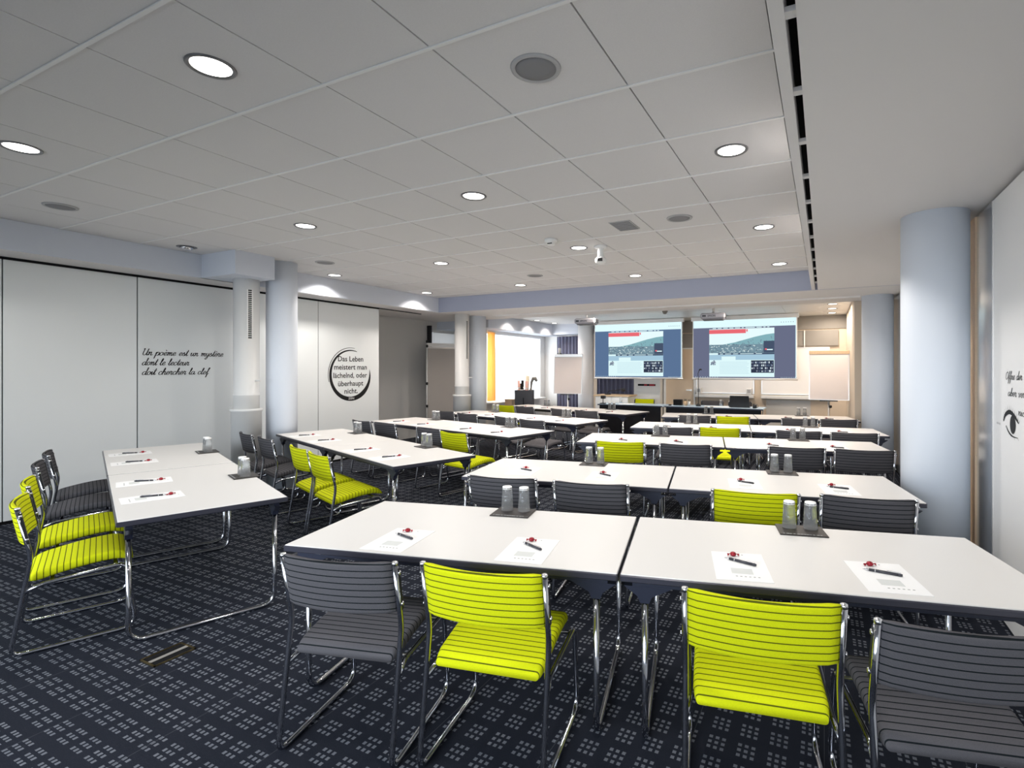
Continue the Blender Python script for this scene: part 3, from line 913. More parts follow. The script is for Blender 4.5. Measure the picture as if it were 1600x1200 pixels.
def ribbon(mb, pts, T, wf):
    """flat film ribbon with a nib-like width; T maps 2-d lettering space to the wall"""
    L = []; R = []
    n = len(pts)
    for i, q in enumerate(pts):
        a = pts[max(0, i - 1)]; b = pts[min(n - 1, i + 1)]
        d = (b - a); d = d.normalized() if d.length > 1e-9 else Vector((1, 0))
        w = wf(d, i / max(1, n - 1)); nn = Vector((-d.y, d.x)) * w
        L.append(q + nn); R.append(q - nn)
    vs = [T(x) for x in L] + [T(x) for x in R]
    mb.add(vs, [(i, i + 1, n + i + 1, n + i) for i in range(n - 1)])


def script(mb, text, x0, z0, xh, T, slant=.28, stretch=1.0, weight=.12):
    x = 0.0
    for ch in text:
        if ch == ' ': x += .75; continue
        extra = []
        if ch in ACC: ch, extra = ACC[ch]
        strokes, adv = GL[ch]
        for s in strokes + extra:
            pts = catmull(s)
            pts = [Vector((x0 + (x + q.x + q.y * slant) * xh * stretch, z0 + q.y * xh)) for q in pts]
            ribbon(mb, pts, T, lambda d, t: xh * (weight * (.42 + .58 * abs(d.y))))
        x += adv
    return x


def script_len(text):
    return sum(.75 if c == ' ' else GL[ACC[c][0] if c in ACC else c][1] for c in text)


XW = XL + .0015


def TLw(q): return (XW, q[0], q[1])


mb = MB()
for text, z, y1 in (('Un poème est un mystère', 1.712, 4.285), ('dont le lecteur', 1.592, 3.865), ('doit chercher la clef', 1.476, 4.10)):
    xh = .040
    st = (y1 - 3.352) / (script_len(text) * xh)
    script(mb, text, 3.345, z, xh, TLw, .28, st)
tag(mb.build('wall_lettering', M['ink']), 'black handwritten French verse on the left partition wall', 'wall lettering')

# brush circle with German saying
t = thing('circle_lettering', 'black brush-stroke circle round a German saying on the partition wall', 'wall lettering', (0, 0, 0))
mb = MB()
cy, cz = 6.405, 1.448
ry, rz_ = .462, .462


def arc(a0, a1, n, r_of, w_of):
    pts = []
    for k in range(n + 1):
        a = radians(a0 + (a1 - a0) * k / n); s = k / n
        pts.append((a, r_of(s), w_of(s)))
    vs = [(XW, cy + (r + w) * cos(a), cz + (r + w) * sin(a)) for a, r, w in pts] + [(XW, cy + (r - w) * cos(a), cz + (r - w) * sin(a)) for a, r, w in pts]
    mb.add(vs, [(i, i + 1, n + 2 + i, n + 1 + i) for i in range(n)])


arc(72, 372, 90, lambda s: .415, lambda s: .004 + .036 * min(1, (s / .75)) ** .8 if s < .80 else max(.002, .040 * (1 - (s - .80) / .2) ** .7))
arc(80, 195, 40, lambda s: .458, lambda s: .006 * sin(pi * min(1, .15 + s * .6)))
mb.build('brush_circle', M['ink'], t)


def sans_lines(lines, T, m, name, parent):
    """lettering set with the built-in sans face, turned into flat mesh"""
    big = MB()
    for text, cx, z, width, size in lines:
        cu = bpy.data.curves.new('lettering', 'FONT'); cu.body = text; cu.align_x = 'CENTER'; cu.size = size; cu.resolution_u = 3; cu.offset = .012 * size
        ob = bpy.data.objects.new('lettering', cu); COL.objects.link(ob)
        bpy.context.view_layer.update()
        me = bpy.data.meshes.new_from_object(ob.evaluated_get(bpy.context.evaluated_depsgraph_get()))
        xs = [v.co.x for v in me.vertices]; k = width / (max(xs) - min(xs)); mid = (max(xs) + min(xs)) / 2
        big.add([T((cx + (v.co.x - mid) * k, z + v.co.y)) for v in me.vertices], [tuple(p.vertices) for p in me.polygons])
        bpy.data.objects.remove(ob); bpy.data.curves.remove(cu); bpy.data.meshes.remove(me)
    return big.build(name, m, parent)


for ln in (('Das Leben', 6.405, 1.675, .53, .125), ('meistert man', 6.405, 1.535, .69, .125), ('lächelnd, oder', 6.40, 1.395, .71, .125),
           ('überhaupt', 6.405, 1.255, .53, .125), ('nicht.', 6.41, 1.125, .28, .125)):
    sans_lines([ln], TLw, M['ink'], 'saying_line', t)
sans_lines([('ZEN', 6.41, 1.022, .12, .05)], lambda q: (XW + .001, q[0], q[1]), M['white'], 'caption_text', t)

# right wall: handwritten lines and the drawn eye (left of the picture is larger y on this wall)
XRW = XR - .0015


def TR(q): return (XRW, -q[0], q[1])


mb = MB()
for text, z, y0_, y1_ in (('Öffne der Ver', 1.486, 3.96, 3.55), ('aber verlie', 1.390, 3.92, 3.55), ('nicht', 1.288, 3.74, 3.55)):
    xh = .023; st = (y0_ - y1_) / (script_len(text) * xh)
    script(mb, text, -y0_, z, xh, TR, .2, st, .12)
tag(mb.build('wall_lettering', M['ink']), 'thin black handwritten lines on the white right wall above the eye', 'wall lettering')
t = thing('eye_drawing', 'black drawn eye with lashes on the white right wall', 'wall decal')
mb = MB()
ey, ez = -3.86, 1.232


def T2(q): return TR((ey + q[0] * .70, ez + q[1] * .47))


def poly(pts, off=0.0):
    n = len(pts); mb.add([(XRW - off, -(ey + x * .70), ez + z * .47) for x, z in pts], [tuple(range(n))])


upper = catmull([(-.20, .00), (-.15, .085), (-.04, .135), (.08, .10), (.19, .02)], 6)
ribbon(mb, upper, T2, lambda d, s: .006 + .022 * sin(pi * s))
lower = catmull([(-.13, -.045), (-.07, -.11), (.03, -.155), (.17, -.155)], 6)
ribbon(mb, lower, T2, lambda d, s: .004 + .008 * sin(pi * min(1, s * 1.1)))
for k in range(13):
    s = k / 12; i = int(s * (len(upper) - 1)); b = upper[i]
    d = Vector((-.55 + 1.0 * s, 1.0)).normalized(); e = b + d * (.055 + .035 * sin(pi * s))
    ribbon(mb, [b, b.lerp(e, .5) + Vector((.004, 0)), e], T2, lambda dd, q: .0035 * (1 - q) + .0006)
for k in range(6):
    b = lower[int(k / 5 * (len(lower) - 1))]; e = b + Vector((-.012 + .008 * k, -.035))
    ribbon(mb, [b, b.lerp(e, .5), e], T2, lambda dd, q: .0022 * (1 - q) + .0005)
mb.build('lids_and_lashes', M['ink'], t)
mb = MB()
poly([(.045 + .072 * cos(a), -.012 + .115 * sin(a)) for a in [2 * pi * k / 28 for k in range(28)]])
mb.build('iris', M['ink'], t)
mb = MB()
script(mb, 'aaa aa', -4.14, 1.205, .010, TR, .2, 1.2, .1)
mb.build('tiny_script', M['printd'], t)


# ------------------------------------------------------------------ far windows: blinds and curtains
def vertical_blind(name, label, x, ya, yb, z0, z1, n):
    t = thing(name, label, 'blind', (x, (ya + yb) / 2, 0)); L = yb - ya
    MB().box(-.03, .03, -L / 2, L / 2, z1, z1 + .045).build('head_rail', M['alu'], t)
    mb = MB()
    for k in range(n):
        y = -L / 2 + L * (k + .5) / n; w = L / n * .56
        c, s = cos(radians(68)), sin(radians(68))
        p = [(-c * w * .9, y - s * w), (c * w * .9, y + s * w)]
        q = [(a + .003 * s, b - .003 * c) for a, b in p]
        mb.prism([p[0], p[1], q[1], q[0]], 'z', z0, z1)
    mb.build('slats', M['blind'], t)
    return t


vertical_blind('vertical_blind', 'white vertical slat blind across the bright far window', -7.38, 10.62, 13.08, .76, 2.42, 26)
vertical_blind('vertical_blind', 'short white vertical blind above the grey pinboard', -8.24, 9.53, 10.33, 1.74, 2.40, 8)
struct('trim_15', MB().box(-8.30, -8.20, 9.46, 9.51, 1.2, 2.55), M['black'])


def curtain(label, m, a, b, z0, z1, waves, amp, name='curtain'):
    a = Vector(a); b = Vector(b); d = (b - a); L = d.length; d.normalize(); n = Vector((-d.y, d.x))
    t = thing(name, label, 'curtain', (a.x, a.y, 0))
    N = waves * 8; top = []; rows = []
    for z, f in ((z0, 1.0), ((z0 + z1) / 2, .9), (z1, .65)):
        rows.append([])
        for i in range(N + 1):
            s = i / N; o = amp * f * sin(2 * pi * waves * s) + .3 * amp * sin(2 * pi * 1.7 * s + z)
            p = d * (s * L) + n * o; rows[-1].append((p.x, p.y, z))
    mb = MB(); W = N + 1
    vs = [p for r in rows for p in r]
    vs2 = [(x + n.x * .004, y + n.y * .004, z) for x, y, z in vs]
    for V in (vs, vs2):
        mb.add(V, [(k * W + i, k * W + i + 1, (k + 1) * W + i + 1, (k + 1) * W + i) for k in range(2) for i in range(N)], 0, True)
    mb.build('pleated_cloth', m, t)
    e = d * L
    MB().tube([(0, 0, z1 + .02), (e.x, e.y, z1 + .02)], .012, 8).build('curtain_rail', M['alu'], t)
    return t


curtain('orange curtain drawn to the side of the far window', M['orange'], (-7.27, 10.44), (-7.27, 10.72), .76, 2.44, 4, .03)
curtain('slate blue pleated curtain behind the left flipchart', M['navyc'], (-6.86, 13.25), (-6.02, 13.25), .03, 2.46, 8, .045)
curtain('slate striped curtain hanging below the first screen', M['navyc'], (-5.62, 13.25), (-4.53, 13.25), .03, 2.46, 9, .045)

# ------------------------------------------------------------------ pinboard on poles
t = thing('pinboard', 'tall grey felt pinboard on white poles behind the ventilation pipe', 'pinboard', (-7.92, 9.02, 0), atan2(.90, .44))
MB().box(.02, 1.2, -.012, .012, .45, 2.00).build('felt_board', M['cork'], t)
mb = MB(); mb.box(.0, 1.22, -.016, .016, 2.00, 2.035); mb.box(.0, 1.22, -.016, .016, .42, .45)
mb.build('frame', M['alu'], t)
MB().box(.0, 1.22, -.03, .02, 2.04, 2.12).build('top_rail', M['white'], t)
for x in (0, 1.22):
    p = MB().tube([(x, 0, .02), (x, 0, 2.14)], .018, 10).build('pole', M['white'], t)
    for z in (2.15, 2.05, 1.22, .72):
        MB().lathe([(0, -.03), (.022, -.028), (.026, 0), (.022, .028), (0, .03)], (x - .004, -.02, z), 12).build('knob', M['black'], p)
    MB().box(x - .03, x + .03, -.28, .28, 0, .03).build('foot', M['white'], t)


# ------------------------------------------------------------------ flipcharts
def flipchart(label, loc, rz, m):
    t = thing('flipchart', label, 'flipchart', loc, rz, 'flipcharts')
    w = .36
    tilt = .10
    def yz(s): return tilt * s
    MB().add([(-w, .0, .93), (w, .0, .93), (w, .10, 1.90), (-w, .10, 1.90), (-w, .022, .93), (w, .022, .93), (w, .122, 1.90), (-w, .122, 1.90)],
             [(0, 1, 2, 3), (7, 6, 5, 4), (0, 4, 5, 1), (1, 5, 6, 2), (2, 6, 7, 3), (3, 7, 4, 0)]).build('board', M['alu'], t)
    MB().add([(-w + .02, -.006, .94), (w - .02, -.006, .94), (w - .02, .083, 1.83), (-w + .02, .083, 1.83), (-w + .02, .0, .94), (w - .02, .0, .94), (w - .02, .089, 1.83), (-w + .02, .089, 1.83)],
             [(0, 1, 2, 3), (7, 6, 5, 4), (0, 4, 5, 1), (1, 5, 6, 2), (2, 6, 7, 3), (3, 7, 4, 0)]).build('paper_pad', m, t)
    MB().box(-w, w, .07, .11, 1.835, 1.91, 0, .006).build('clamp_bar', M['oak' if 'right' in label else 'alu'], t)
    MB().box(-.16, .16, -.05, .0, .905, .925).build('pen_tray', M['black'], t)
    MB().tube([(0, .03, .05), (0, .05, 1.0)], .02, 10).build('post', M['alu'], t)
    mb = MB()
    mb.lathe([(0, -.03), (.028, -.02), (.028, .02), (0, .03)], (.03, .02, .80), 12, axis='x'); mb.build('clamp_knob', M['black'], t)
    for k in range(3):
        a = 2 * pi * k / 3 + .5
        MB().tube([(0, .03, .10), (.30 * cos(a), .03 + .30 * sin(a), .015)], .012, 8).build('leg', M['alu'], t)
    return t


flipchart('flipchart with blank sheet beside the far window blind', (-5.66, 11.5, 0), radians(12), M['sheet'])
flipchart('flipchart with blank pinkish sheet right of the second screen', (.085, 11.5, 0), radians(-4), M['sheet'])
t = thing('board_wiper', 'white upright cup on the corner of the left flipchart', 'cup', (-5.90, 11.545, 1.911))
MB().lathe([(.035, 0), (.035, .14), (.03, .15), (0, .15)], n=16).build('cup', M['white'], t)
MB().box(-.06, .06, -.03, .0, 0, .02).build('clip', M['black'], t)

# ------------------------------------------------------------------ projection screens
SG = emis('projected_grey', (.135, .15, .23), 1.0)
SB = emis('projected_blue_grey', (.10, .165, .29), 1.0)
CW = emis('projected_white', (.72, .93, .97), 1.0)
CP = emis('projected_page', (.70, .90, .92), 1.0)
CR = emis('projected_red', (.78, .14, .17), 1.0)
CS = emis('projected_sky', (.76, .92, .94), 1.0)
CH = emis('projected_hill', (.22, .42, .47), 1.0)
CC = [emis('projected_town', c, 1.0) for c in ((.17, .27, .33), (.32, .46, .50), (.70, .82, .82), (.09, .13, .18))]
CN = emis('projected_navy', (.06, .085, .14), 1.0)
CL = emis('projected_band', (.36, .55, .68), 1.0)
CD = [emis('projected_photo', c, 1.0) for c in ((.03, .04, .07), (.10, .14, .22), (.62, .72, .78), (.25, .28, .35))]
MATS = [SG, CW, CP, CR, CS, CH] + CC + [CN, CL] + CD     # 0..15


def screen(label, x0, x1, y, z0, z1, bg):
    t = thing('projection_screen', label, 'projection screen', ((x0 + x1) / 2, y, 0), 0, 'projection screens')
    W = x1 - x0; Hh = z1 - z0; h = W / 2
    MB().box(-h - .02, h + .02, 0, .006, z0 - .02, z1 + .02).build('screen_cloth', M['white'], t)
    MB().box(-h - .05, h + .05, -.03, .07, z1 + .0, z1 + .09).build('roller_case', M['white'], t)
    MB().tube([(-h - .03, .003, z0 - .03), (h + .03, .003, z0 - .03)], .014, 8).build('weight_bar', M['alu'], t)
    mb = MB(); rnd = random.Random(5)
    lay = [0]

    def q(a, b, c, d, mi, k=1):
        yy = -.001 - .0004 * k
        mb.add([(-h + W * a, yy, z0 + Hh * c), (-h + W * b, yy, z0 + Hh * c), (-h + W * b, yy, z0 + Hh * d), (-h + W * a, yy, z0 + Hh * d)], [(0, 1, 2, 3)], mi)

    def pg(pts, mi, k):
        yy = -.001 - .0004 * k
        mb.add([(-h + W * a, yy, z0 + Hh * b) for a, b in pts], [tuple(range(len(pts)))], mi)
    q(0, 1, 0, 1, 0, 0)
    q(0, 1, .872, 1, 1, 1)
    for k in range(6): q(.86 + .022 * k, .866 + .022 * k, .925, .935, 10, 2)
    # page
    q(.165, .80, .02, .845, 2, 1)
    x = .2
    for w in (.035, .04, .045, .04, .05, .02, .09, .05, .02, .02): q(x, x + w, .853, .864, 1, 1); x += w + .016
    q(.165, .80, .42, .845, 4, 2)
    pg([(.165, .56), (.30, .575), (.42, .61), (.52, .655), (.62, .70), (.72, .735), (.80, .75), (.80, .56)], 5, 3)
    q(.165, .80, .425, .575, 6, 4)
    for k in range(230):
        a = rnd.uniform(.167, .788); b = rnd.uniform(.428, .575); w = rnd.uniform(.004, .018)
        q(a, min(.8, a + w), b, b + rnd.uniform(.004, .014), rnd.choice((6, 7, 8, 9, 8, 9)), 5)
    for k in range(40):
        a = rnd.uniform(.45, .79); b = .56 + (a - .3) * .28 * rnd.random()
        q(a, a + .008, b, b + .02, rnd.choice((5, 6)), 5)
    q(.165, .53, .765, .835, 3, 6); q(.53, .55, .765, .835, 2, 6); q(.535, .548, .79, .83, 3, 7)
    q(.70, .80, .43, .625, 10, 6); q(.712, .73, .475, .50, 3, 7); q(.73, .785, .47, .488, 2, 7)
    q(.165, .80, .40, .425, 10, 6); q(.165, .255, .40, .43, 2, 7)
    x = .275
    for w in (.03, .06, .05, .13, .06): q(x, x + w, .409, .418, 1, 7); x += w + .02
    q(.165, .80, .31, .40, 11, 2); q(.29, .43, .31, .37, 2, 3)
    for k in range(9): q(.27, .27 + .30 * rnd.uniform(.85, 1), .27 - .024 * k, .274 - .024 * k, 11, 3)
    for k in range(16):
        a = rnd.uniform(.175, .225); b = rnd.uniform(.22, .29); q(a, a + .012, b, b + .02, rnd.choice((13, 15)), 3)
    q(.58, .795, .09, .30, 12, 3)
    for r in range(4):
        for k in range(13):
            a = .585 + .016 * k + rnd.uniform(-.004, .004); b = .105 + .048 * r
            q(a, a + .011, b, b + rnd.uniform(.02, .034), rnd.choice((13, 14, 14, 15, 12)), 4)
    for k in range(10): q(.02 + .025 * k, .026 + .025 * k, .008, .018, 1, 2)
    for k in range(8): q(.86 + .016 * k, .864 + .016 * k, .008, .018, 1, 2)
    q(.987, .997, .006, .02, 1, 2); q(.993, 1.0, .02, .95, 1, 2)
    ms = list(MATS); ms[0] = bg
    mb.build('projected_image', ms, t)
    return t


screen('left projection screen with a blue-edged web page and mountain town', -5.35, -3.085, 12.5, 1.335, 2.68, SB)
screen('right projection screen with a grey-edged web page and mountain town', -2.80, -.545, 12.5, 1.335, 2.68, SG)


def projector(label, x, y, z):
    t = thing('projector', label, 'projector', (x, y, z), radians(6), 'ceiling projectors')
    MB().box(-.24, .24, -.16, .16, -.065, .055, 0, .03).build('body', M['projgrey'], t)
    MB().box(-.20, .20, -.12, .12, -.085, -.065, 0, .01).build('underside', M['spk'], t)
    MB().box(.20, .243, -.12, .12, -.045, .04, 0, .006).build('vent_end', M['black'], t)
    MB().tube([(0, 0, .055), (0, 0, ZF - z)], .025, 10).build('mounting_stem', M['alu'], t)
    sans_lines([('EPSON', -.02, -.025, .15, .055)], lambda q: (q[0], -.1615, q[1]), M['black'], 'maker_lettering', t)
    MB().box(-.20, -.13, -.162, -.15, -.02, .01).build('sensor_window', M['black'], t)
    return t


projector('grey ceiling projector in front of the left screen', -4.72, 10.55, 2.60)
projector('grey ceiling projector in front of the right screen', -1.99, 10.65, 2.60)

# ------------------------------------------------------------------ back wall fittings
YBW = YB
mb = MB(); mb.box(-3.75, .46, YBW - .03, YBW, 2.47, 2.775)
struct('wall_back', mb, M['greyp'])
mb = MB(); mb.box(-3.75, -.42, YBW - .05, YBW, 2.08, 2.44); mb.box(-.39, .30, YBW - .05, YBW, 2.08, 2.44)
struct('wall_back', mb, M['greyp'])
struct('trim_16', MB().box(-.62, -.595, YBW - .06, YBW, 2.47, 2.76), M['white'])
struct('trim_17', MB().box(-.42, -.395, YBW - .07, YBW, 2.05, 2.44), M['white'])
t = thing('slatted_cupboard', 'white slatted roller cupboard between curtain and door', 'cupboard', (-4.13, 13.1, 0))
MB().box(-.37, .34, 0, .28, 0, 2.05).build('carcass', M['white'], t)
mb = MB()
for k in range(40): mb.box(-.34, .30, -.008, 0, .06 + .049 * k, .10 + .049 * k)
mb.build('roller_front', M['white'], t)
tag(MB().box(-.25, .22, -.03, -.009, 0, .05).build('magnet_strip', M['blackm'], None, (-4.13, 13.1, 1.10)), 'dark magnet strip with red ends on the white cupboard', 'magnet strip')
mb = MB(); mb.box(-.08, .0, -.034, -.030, .005, .045); mb.box(.06, .2, -.034, -.030, .005, .045)
o = mb.build('red_magnets', M['red'], bpy.data.objects['magnet_strip'])
d = MB().box(-3.70, -2.98, YBW - .06, YBW - .002, .01, 2.05).build('door_1', mat('tan_door', (.74, .58, .42), .5))
tag(d, None, None, None, 'structure')
h = MB().box(-3.06, -3.02, YBW - .10, YBW - .06, .98, 1.02); h.box(-3.16, -3.02, YBW - .115, YBW - .10, .99, 1.015)
h.build('door_handle', M['alu'], d)
mb = MB(); mb.box(-3.76, -3.70, YBW - .08, YBW, 0, 2.08); mb.box(-2.98, -2.94, YBW - .08, YBW, 0, 2.08); mb.box(-3.76, -2.94, YBW - .08, YBW, 2.05, 2.08)
struct('trim_18', mb, M['white'])


def whiteboard(label, x0, x1, z0, z1):
    t = thing('whiteboard', label, 'whiteboard', ((x0 + x1) / 2, YBW - .03, 0), 0, 'wall whiteboards'); h = (x1 - x0) / 2
    MB().box(-h + .02, h - .02, -.012, .0, z0 + .02, z1 - .02).build('writing_surface', M['wboard'], t)
    mb = MB(); mb.box(-h, h, -.018, .02, z0, z0 + .022); mb.box(-h, h, -.018, .02, z1 - .022, z1); mb.box(-h, -h + .022, -.018, .02, z0 + .02, z1 - .02); mb.box(h - .022, h, -.018, .02, z0 + .02, z1 - .02)
    mb.build('frame', M['alu'], t)
    MB().box(-h, h, -.12, .02, z0 - .10, z0 - .02, 0, .01).build('pen_tray', M['white'], t)
    return t


whiteboard('whiteboard with tray under the right screen', -2.93, -1.52, .93, 2.02)
whiteboard('whiteboard with tray behind the right flipchart', -1.36, .12, .93, 2.05)
for x, lb in ((-2.84, 'small white box at the left end of the whiteboard tray'), (-1.63, 'small white box at the right end of the whiteboard tray')):
    t = thing('wall_box', lb, 'box', (x, YBW - .12, .911), 0)
    MB().box(-.06, .06, -.03, .05, 0, .16, 0, .01).build('case', M['white'], t)
    MB().box(-.04, .04, -.034, -.03, .05, .13).build('front_grille', M['ringw'], t)
mb = MB(); mb.box(-1.25, -.28, YBW - .02, YBW, .05, .80); struct('trim_19', mb, M['wallgrey'])

# media cabinet with gooseneck microphone
t = thing('media_cabinet', 'white cabinet with light wood top below the first screen', 'cabinet', (-4.72, 12.05, 0))
MB().box(-.43, .43, 0, .55, .06, .86, 0, .006).build('body', M['white'], t)
MB().box(-.48, .47, -.03, .58, .86, .895, 0, .005).build('wood_top', M['oak'], t)
for k in (0, 1):
    dd = MB().box(-.42 + .43 * k, -.005 + .43 * k, -.018, 0, .08, .84, 0, .004).build('door', M['white'], t)
    MB().box((-.05 if k == 0 else .03), (-.03 if k == 0 else .05), -.035, -.018, .45, .58).build('handle', M['black'], dd)
MB().box(-.40, .40, .03, .5, 0, .06).build('plinth', M['blackm'], t)
t = thing('desk_microphone', 'black gooseneck desk microphone lying on the wood-topped cabinet', 'microphone', (-4.72, 12.25, .896))
MB().lathe([(0, 0), (.08, 0), (.08, .02), (.05, .03), (0, .03)], (-.18, 0, 0), 20).build('base', M['black'], t)
MB().tube(arc_path([(-.18, 0, .03), (-.16, 0, .09), (.18, 0, .13)], .05), .010, 8).build('gooseneck', M['black'], t)
MB().tube([(.16, 0, .125), (.2, 0, .13), (.25, 0, .125), (.28, 0, .10)], [.012, .04, .045, .02], 12).build('head', M['black'], t)


# ------------------------------------------------------------------ speakers' tables and what stands on them
def lecture_table(label, x0, x1, y0, y1):
    t = thing('speaker_table', label, 'table', (x0, y0, 0), 0, 'speaker tables'); L = x1 - x0; D = y1 - y0
    MB().box(0, L, 0, D, .692, .72, 0, .004).build('tabletop', M['screen_sheen_top'], t)
    MB().box(.04, L - .04, .03, .045, .06, .69).build('modesty_panel', M['darkcloth'], t)
    for x in (.06, L - .06):
        MB().tube(arc_path([(x, .07, .69), (x, .07, .014), (x, D - .07, .014), (x, D - .07, .69)], .08), .0135, 10).build('sled_leg', M['chrome'], t)
    MB().box(.0, L, -.004, .004, .69, .717).build('edge_band', M['rail'], t)
    return t


lecture_table('speaker table with painted blue screen reflection and black front panel left of the door', -4.80, -3.24, 11.35, 12.0)
lecture_table('speaker table with black front panel before the whiteboard', -3.19, -1.12, 11.35, 12.0)
T0 = .7205


def simple(name, label, cat, loc, parts, rz=0.0):
    t = thing(name, label, cat, loc, rz)
    for nm, mb_, m in parts: mb_.build(nm, m, t)
    return t


simple('laptop', 'open black laptop at the right end of the speaker table', 'laptop', (-1.62, 11.6, T0),
       [('lid', MB().add([(-.21, -.03, .012), (.21, -.03, .012), (.19, -.12 + .05, .25), (-.19, -.07, .25), (-.21, -.02, .012), (.21, -.02, .012), (.19, -.06, .25), (-.19, -.06, .25)],
                         [(0, 1, 2, 3), (7, 6, 5, 4), (0, 4, 5, 1), (1, 5, 6, 2), (2, 6, 7, 3), (3, 7, 4, 0)]), M['black']),
        ('keyboard_base', MB().box(-.21, .21, -.03, .24, 0, .016, 0, .004), M['black'])], radians(4))
simple('mug', 'black mug at the right corner of the speaker table', 'mug', (-1.30, 11.5, T0),
       [('cup', MB().lathe([(.03, 0), (.042, .004), (.044, .09), (.038, .09), (.036, .01), (0, .008)], n=20), M['black']),
        ('handle', MB().tube([(.042, 0, .02), (.07, 0, .03), (.072, 0, .06), (.042, 0, .075)], .006, 8), M['black'])])
simple('desk_speaker', 'small black box speaker on the speaker table before the door', 'speaker', (-2.98, 11.75, T0),
       [('case', MB().box(-.10, .10, -.06, .06, 0, .13, 0, .008), M['black']), ('grille', MB().box(-.09, .09, -.064, -.06, .01, .12), M['blackm'])])
for k, (x, c) in enumerate(((-2.80, 'oak'), (-2.72, 'alu'))):
    t = simple('pen_cup', ['wooden pen cup full of markers on the speaker table', 'metal pen cup full of markers on the speaker table'][k], 'pen cup', (x, 11.7, T0),
               [('cup', MB().lathe([(.03, 0), (.034, .1), (.03, .1), (.028, .008), (0, .008)], n=16), M[c])])
    for j in range(4):
        a = j * 1.6 + k
        MB().tube([(.012 * cos(a), .012 * sin(a), .012), (.026 * cos(a), .026 * sin(a), .145)], .006, 6).build('marker', M['black'], t)
simple('computer_mouse', 'black computer mouse on the speaker table by the door', 'mouse', (-3.10, 11.5, T0),
       [('shell', MB().lathe([(.032, 0), (.036, .008), (.03, .025), (.012, .034), (0, .035)], n=18), M['black']), ('wheel', MB().tube([(-.004, -.02, .03), (.004, -.02, .03)], .007, 10), M['spk'])])
simple('stand_microphone', 'thin black microphone on a tall stem on the speaker table', 'microphone', (-2.50, 11.65, T0),
       [('base', MB().lathe([(0, 0), (.055, 0), (.055, .03), (.03, .05), (0, .052)], n=20), M['black']),
        ('stem', MB().tube([(0, 0, .05), (0, 0, .62), (-.01, 0, .72), (.02, 0, .80)], .007, 8), M['black']),
        ('head', MB().tube([(.015, 0, .79), (.03, 0, .81), (.055, 0, .815), (.075, 0, .80)], [.01, .017, .017, .008], 10), M['black'])])
for k, (x, w) in enumerate(((-4.15, .35), (-2.05, .5))):
    simple('paper_stack', ['loose white papers on the left speaker table', 'loose white papers on the speaker table beside the laptop'][k], 'papers', (x, 11.6, T0),
           [('lower_sheet', MB().box(-w / 2, w / 2, -.12, .12, 0, .004), M['paper']), ('upper_sheet', MB().box(-w / 2 + .05, w / 2 - .08, -.10, .13, .004, .007), M['paper'])])
simple('document_camera', 'small black desk camera on a stem at the left end of the speaker table', 'camera', (-4.70, 11.45, T0),
       [('base', MB().box(-.06, .06, -.06, .06, 0, .02, 0, .005), M['black']), ('stem', MB().tube([(0, 0, .02), (0, 0, .12)], .01, 8), M['black']),
        ('head', MB().box(-.045, .06, -.05, .05, .12, .19, 0, .01), M['black'])])
dup(PROTO['glass'], Vector((-2.05, 11.85, T0 + .0005)), 0, 'upturned glass at the back of the speaker table beside the laptop', 'upturned drinking glasses')
dup(PROTO['glass'], Vector((-4.42, 11.9, T0 + .0005)), 0, 'upturned glass at the back of the left speaker table', 'upturned drinking glasses')
# chairs behind the speakers' tables face the room
for x, y, c, lb in ((-4.15, 12.62, 'lime', 'lime green chair behind the left speaker table'), (-2.34, 12.40, 'grey', 'dark grey chair behind the speaker table, nearer the door'), (-1.72, 12.42, 'grey', 'dark grey chair behind the laptop')):
    if c == 'lime': x, y = -3.98, 12.40
    dup(PROTO['chair_' + c], Vector((x, y, 0)), pi, lb, 'chairs behind the speaker tables')

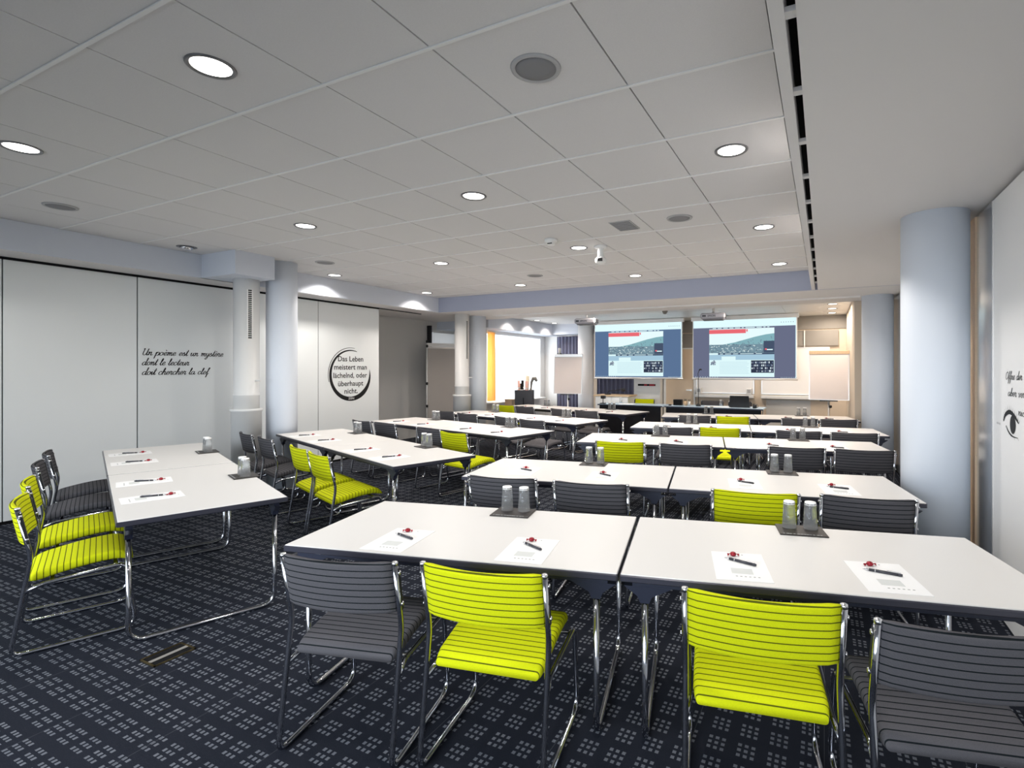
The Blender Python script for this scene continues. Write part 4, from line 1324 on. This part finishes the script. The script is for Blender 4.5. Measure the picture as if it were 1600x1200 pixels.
# poster bin with rolls in front of the blind
t = thing('poster_bin', 'dark slate bin of poster rolls standing before the bright blind', 'bin', (-6.42, 10.72, 0), radians(20))
MB().add([(-.19, -.14, 0), (.19, -.14, 0), (.19, .14, 0), (-.19, .14, 0), (-.21, -.16, 1.04), (.21, -.16, 1.04), (.21, .16, 1.04), (-.21, .16, 1.04), (-.19, -.14, 1.04), (.19, -.14, 1.04), (.19, .14, 1.04), (-.19, .14, 1.04), (-.17, -.12, .5), (.17, -.12, .5), (.17, .12, .5), (-.17, .12, .5)],
         [(0, 3, 2, 1), (0, 1, 5, 4), (1, 2, 6, 5), (2, 3, 7, 6), (3, 0, 4, 7), (4, 5, 9, 8), (5, 6, 10, 9), (6, 7, 11, 10), (7, 4, 8, 11), (8, 9, 13, 12), (9, 10, 14, 13), (10, 11, 15, 14), (11, 8, 12, 15), (12, 13, 14, 15)]).build('bin_body', M['binb'], t)
MB().box(-.006, .012, -.163, -.148, .1, .86).build('front_slot', M['blackm'], t)
bx, by = -6.42, 10.72
for k, (dx, dy, tx, ty, h_, r, m, lb) in enumerate((( -.10, -.02, -.05, 0, 1.26, .030, 'pink', 'rose paper roll leaning left in the poster bin'), (.01, .03, .06, 0, 1.38, .045, 'cream', 'cream paper roll sticking highest out of the poster bin'),
                                            (.075, -.06, .02, .0, 1.25, .036, 'pink', 'short rose paper roll at the right of the poster bin'), (-.09, .055, .0, .0, 1.27, .034, 'blackm', 'black roll leaning out of the left of the poster bin'),
                                            (-.005, -.075, -.03, 0, 1.20, .036, 'blackm', 'short black roll in the middle of the poster bin'))):
    t = thing('poster_roll', lb, 'roll', (bx + dx, by + dy, .515), 0, 'rolls in the poster bin')
    MB().tube([(0, 0, 0), (tx, ty, h_ - .515)], r, 12).build('rolled_sheet', M[m], t)
    MB().tube([(tx * .75, ty * .75, (h_ - .515) * .75), (tx * .79, ty * .79, (h_ - .515) * .79)], r + .002, 12).build('band', M['white'], t)
t = thing('umbrella', 'grey umbrella with curved handle in the poster bin', 'umbrella', (bx + .105, by + .07, .515), 0)
MB().tube([(0, 0, 0), (.03, 0, .55)], [.02, .034], 10).build('folded_canopy', M['greyp'], t)
MB().tube([(.03, 0, .55), (.05, 0, .72), (.09, 0, .80), (.15, 0, .80), (.19, 0, .74)], [.02, .03, .042, .045, .03], 10).build('handle', M['greyp'], t)
simple('carton', 'small tan carton beside the poster bin under the blind', 'box', (-6.83, 10.75, 0),
       [('carton_body', MB().box(-.10, .10, -.1, .1, 0, .80, 0, .004), M['tan']), ('lid', MB().box(-.105, .105, -.105, .105, .78, .81, 0, .003), M['oak'])])
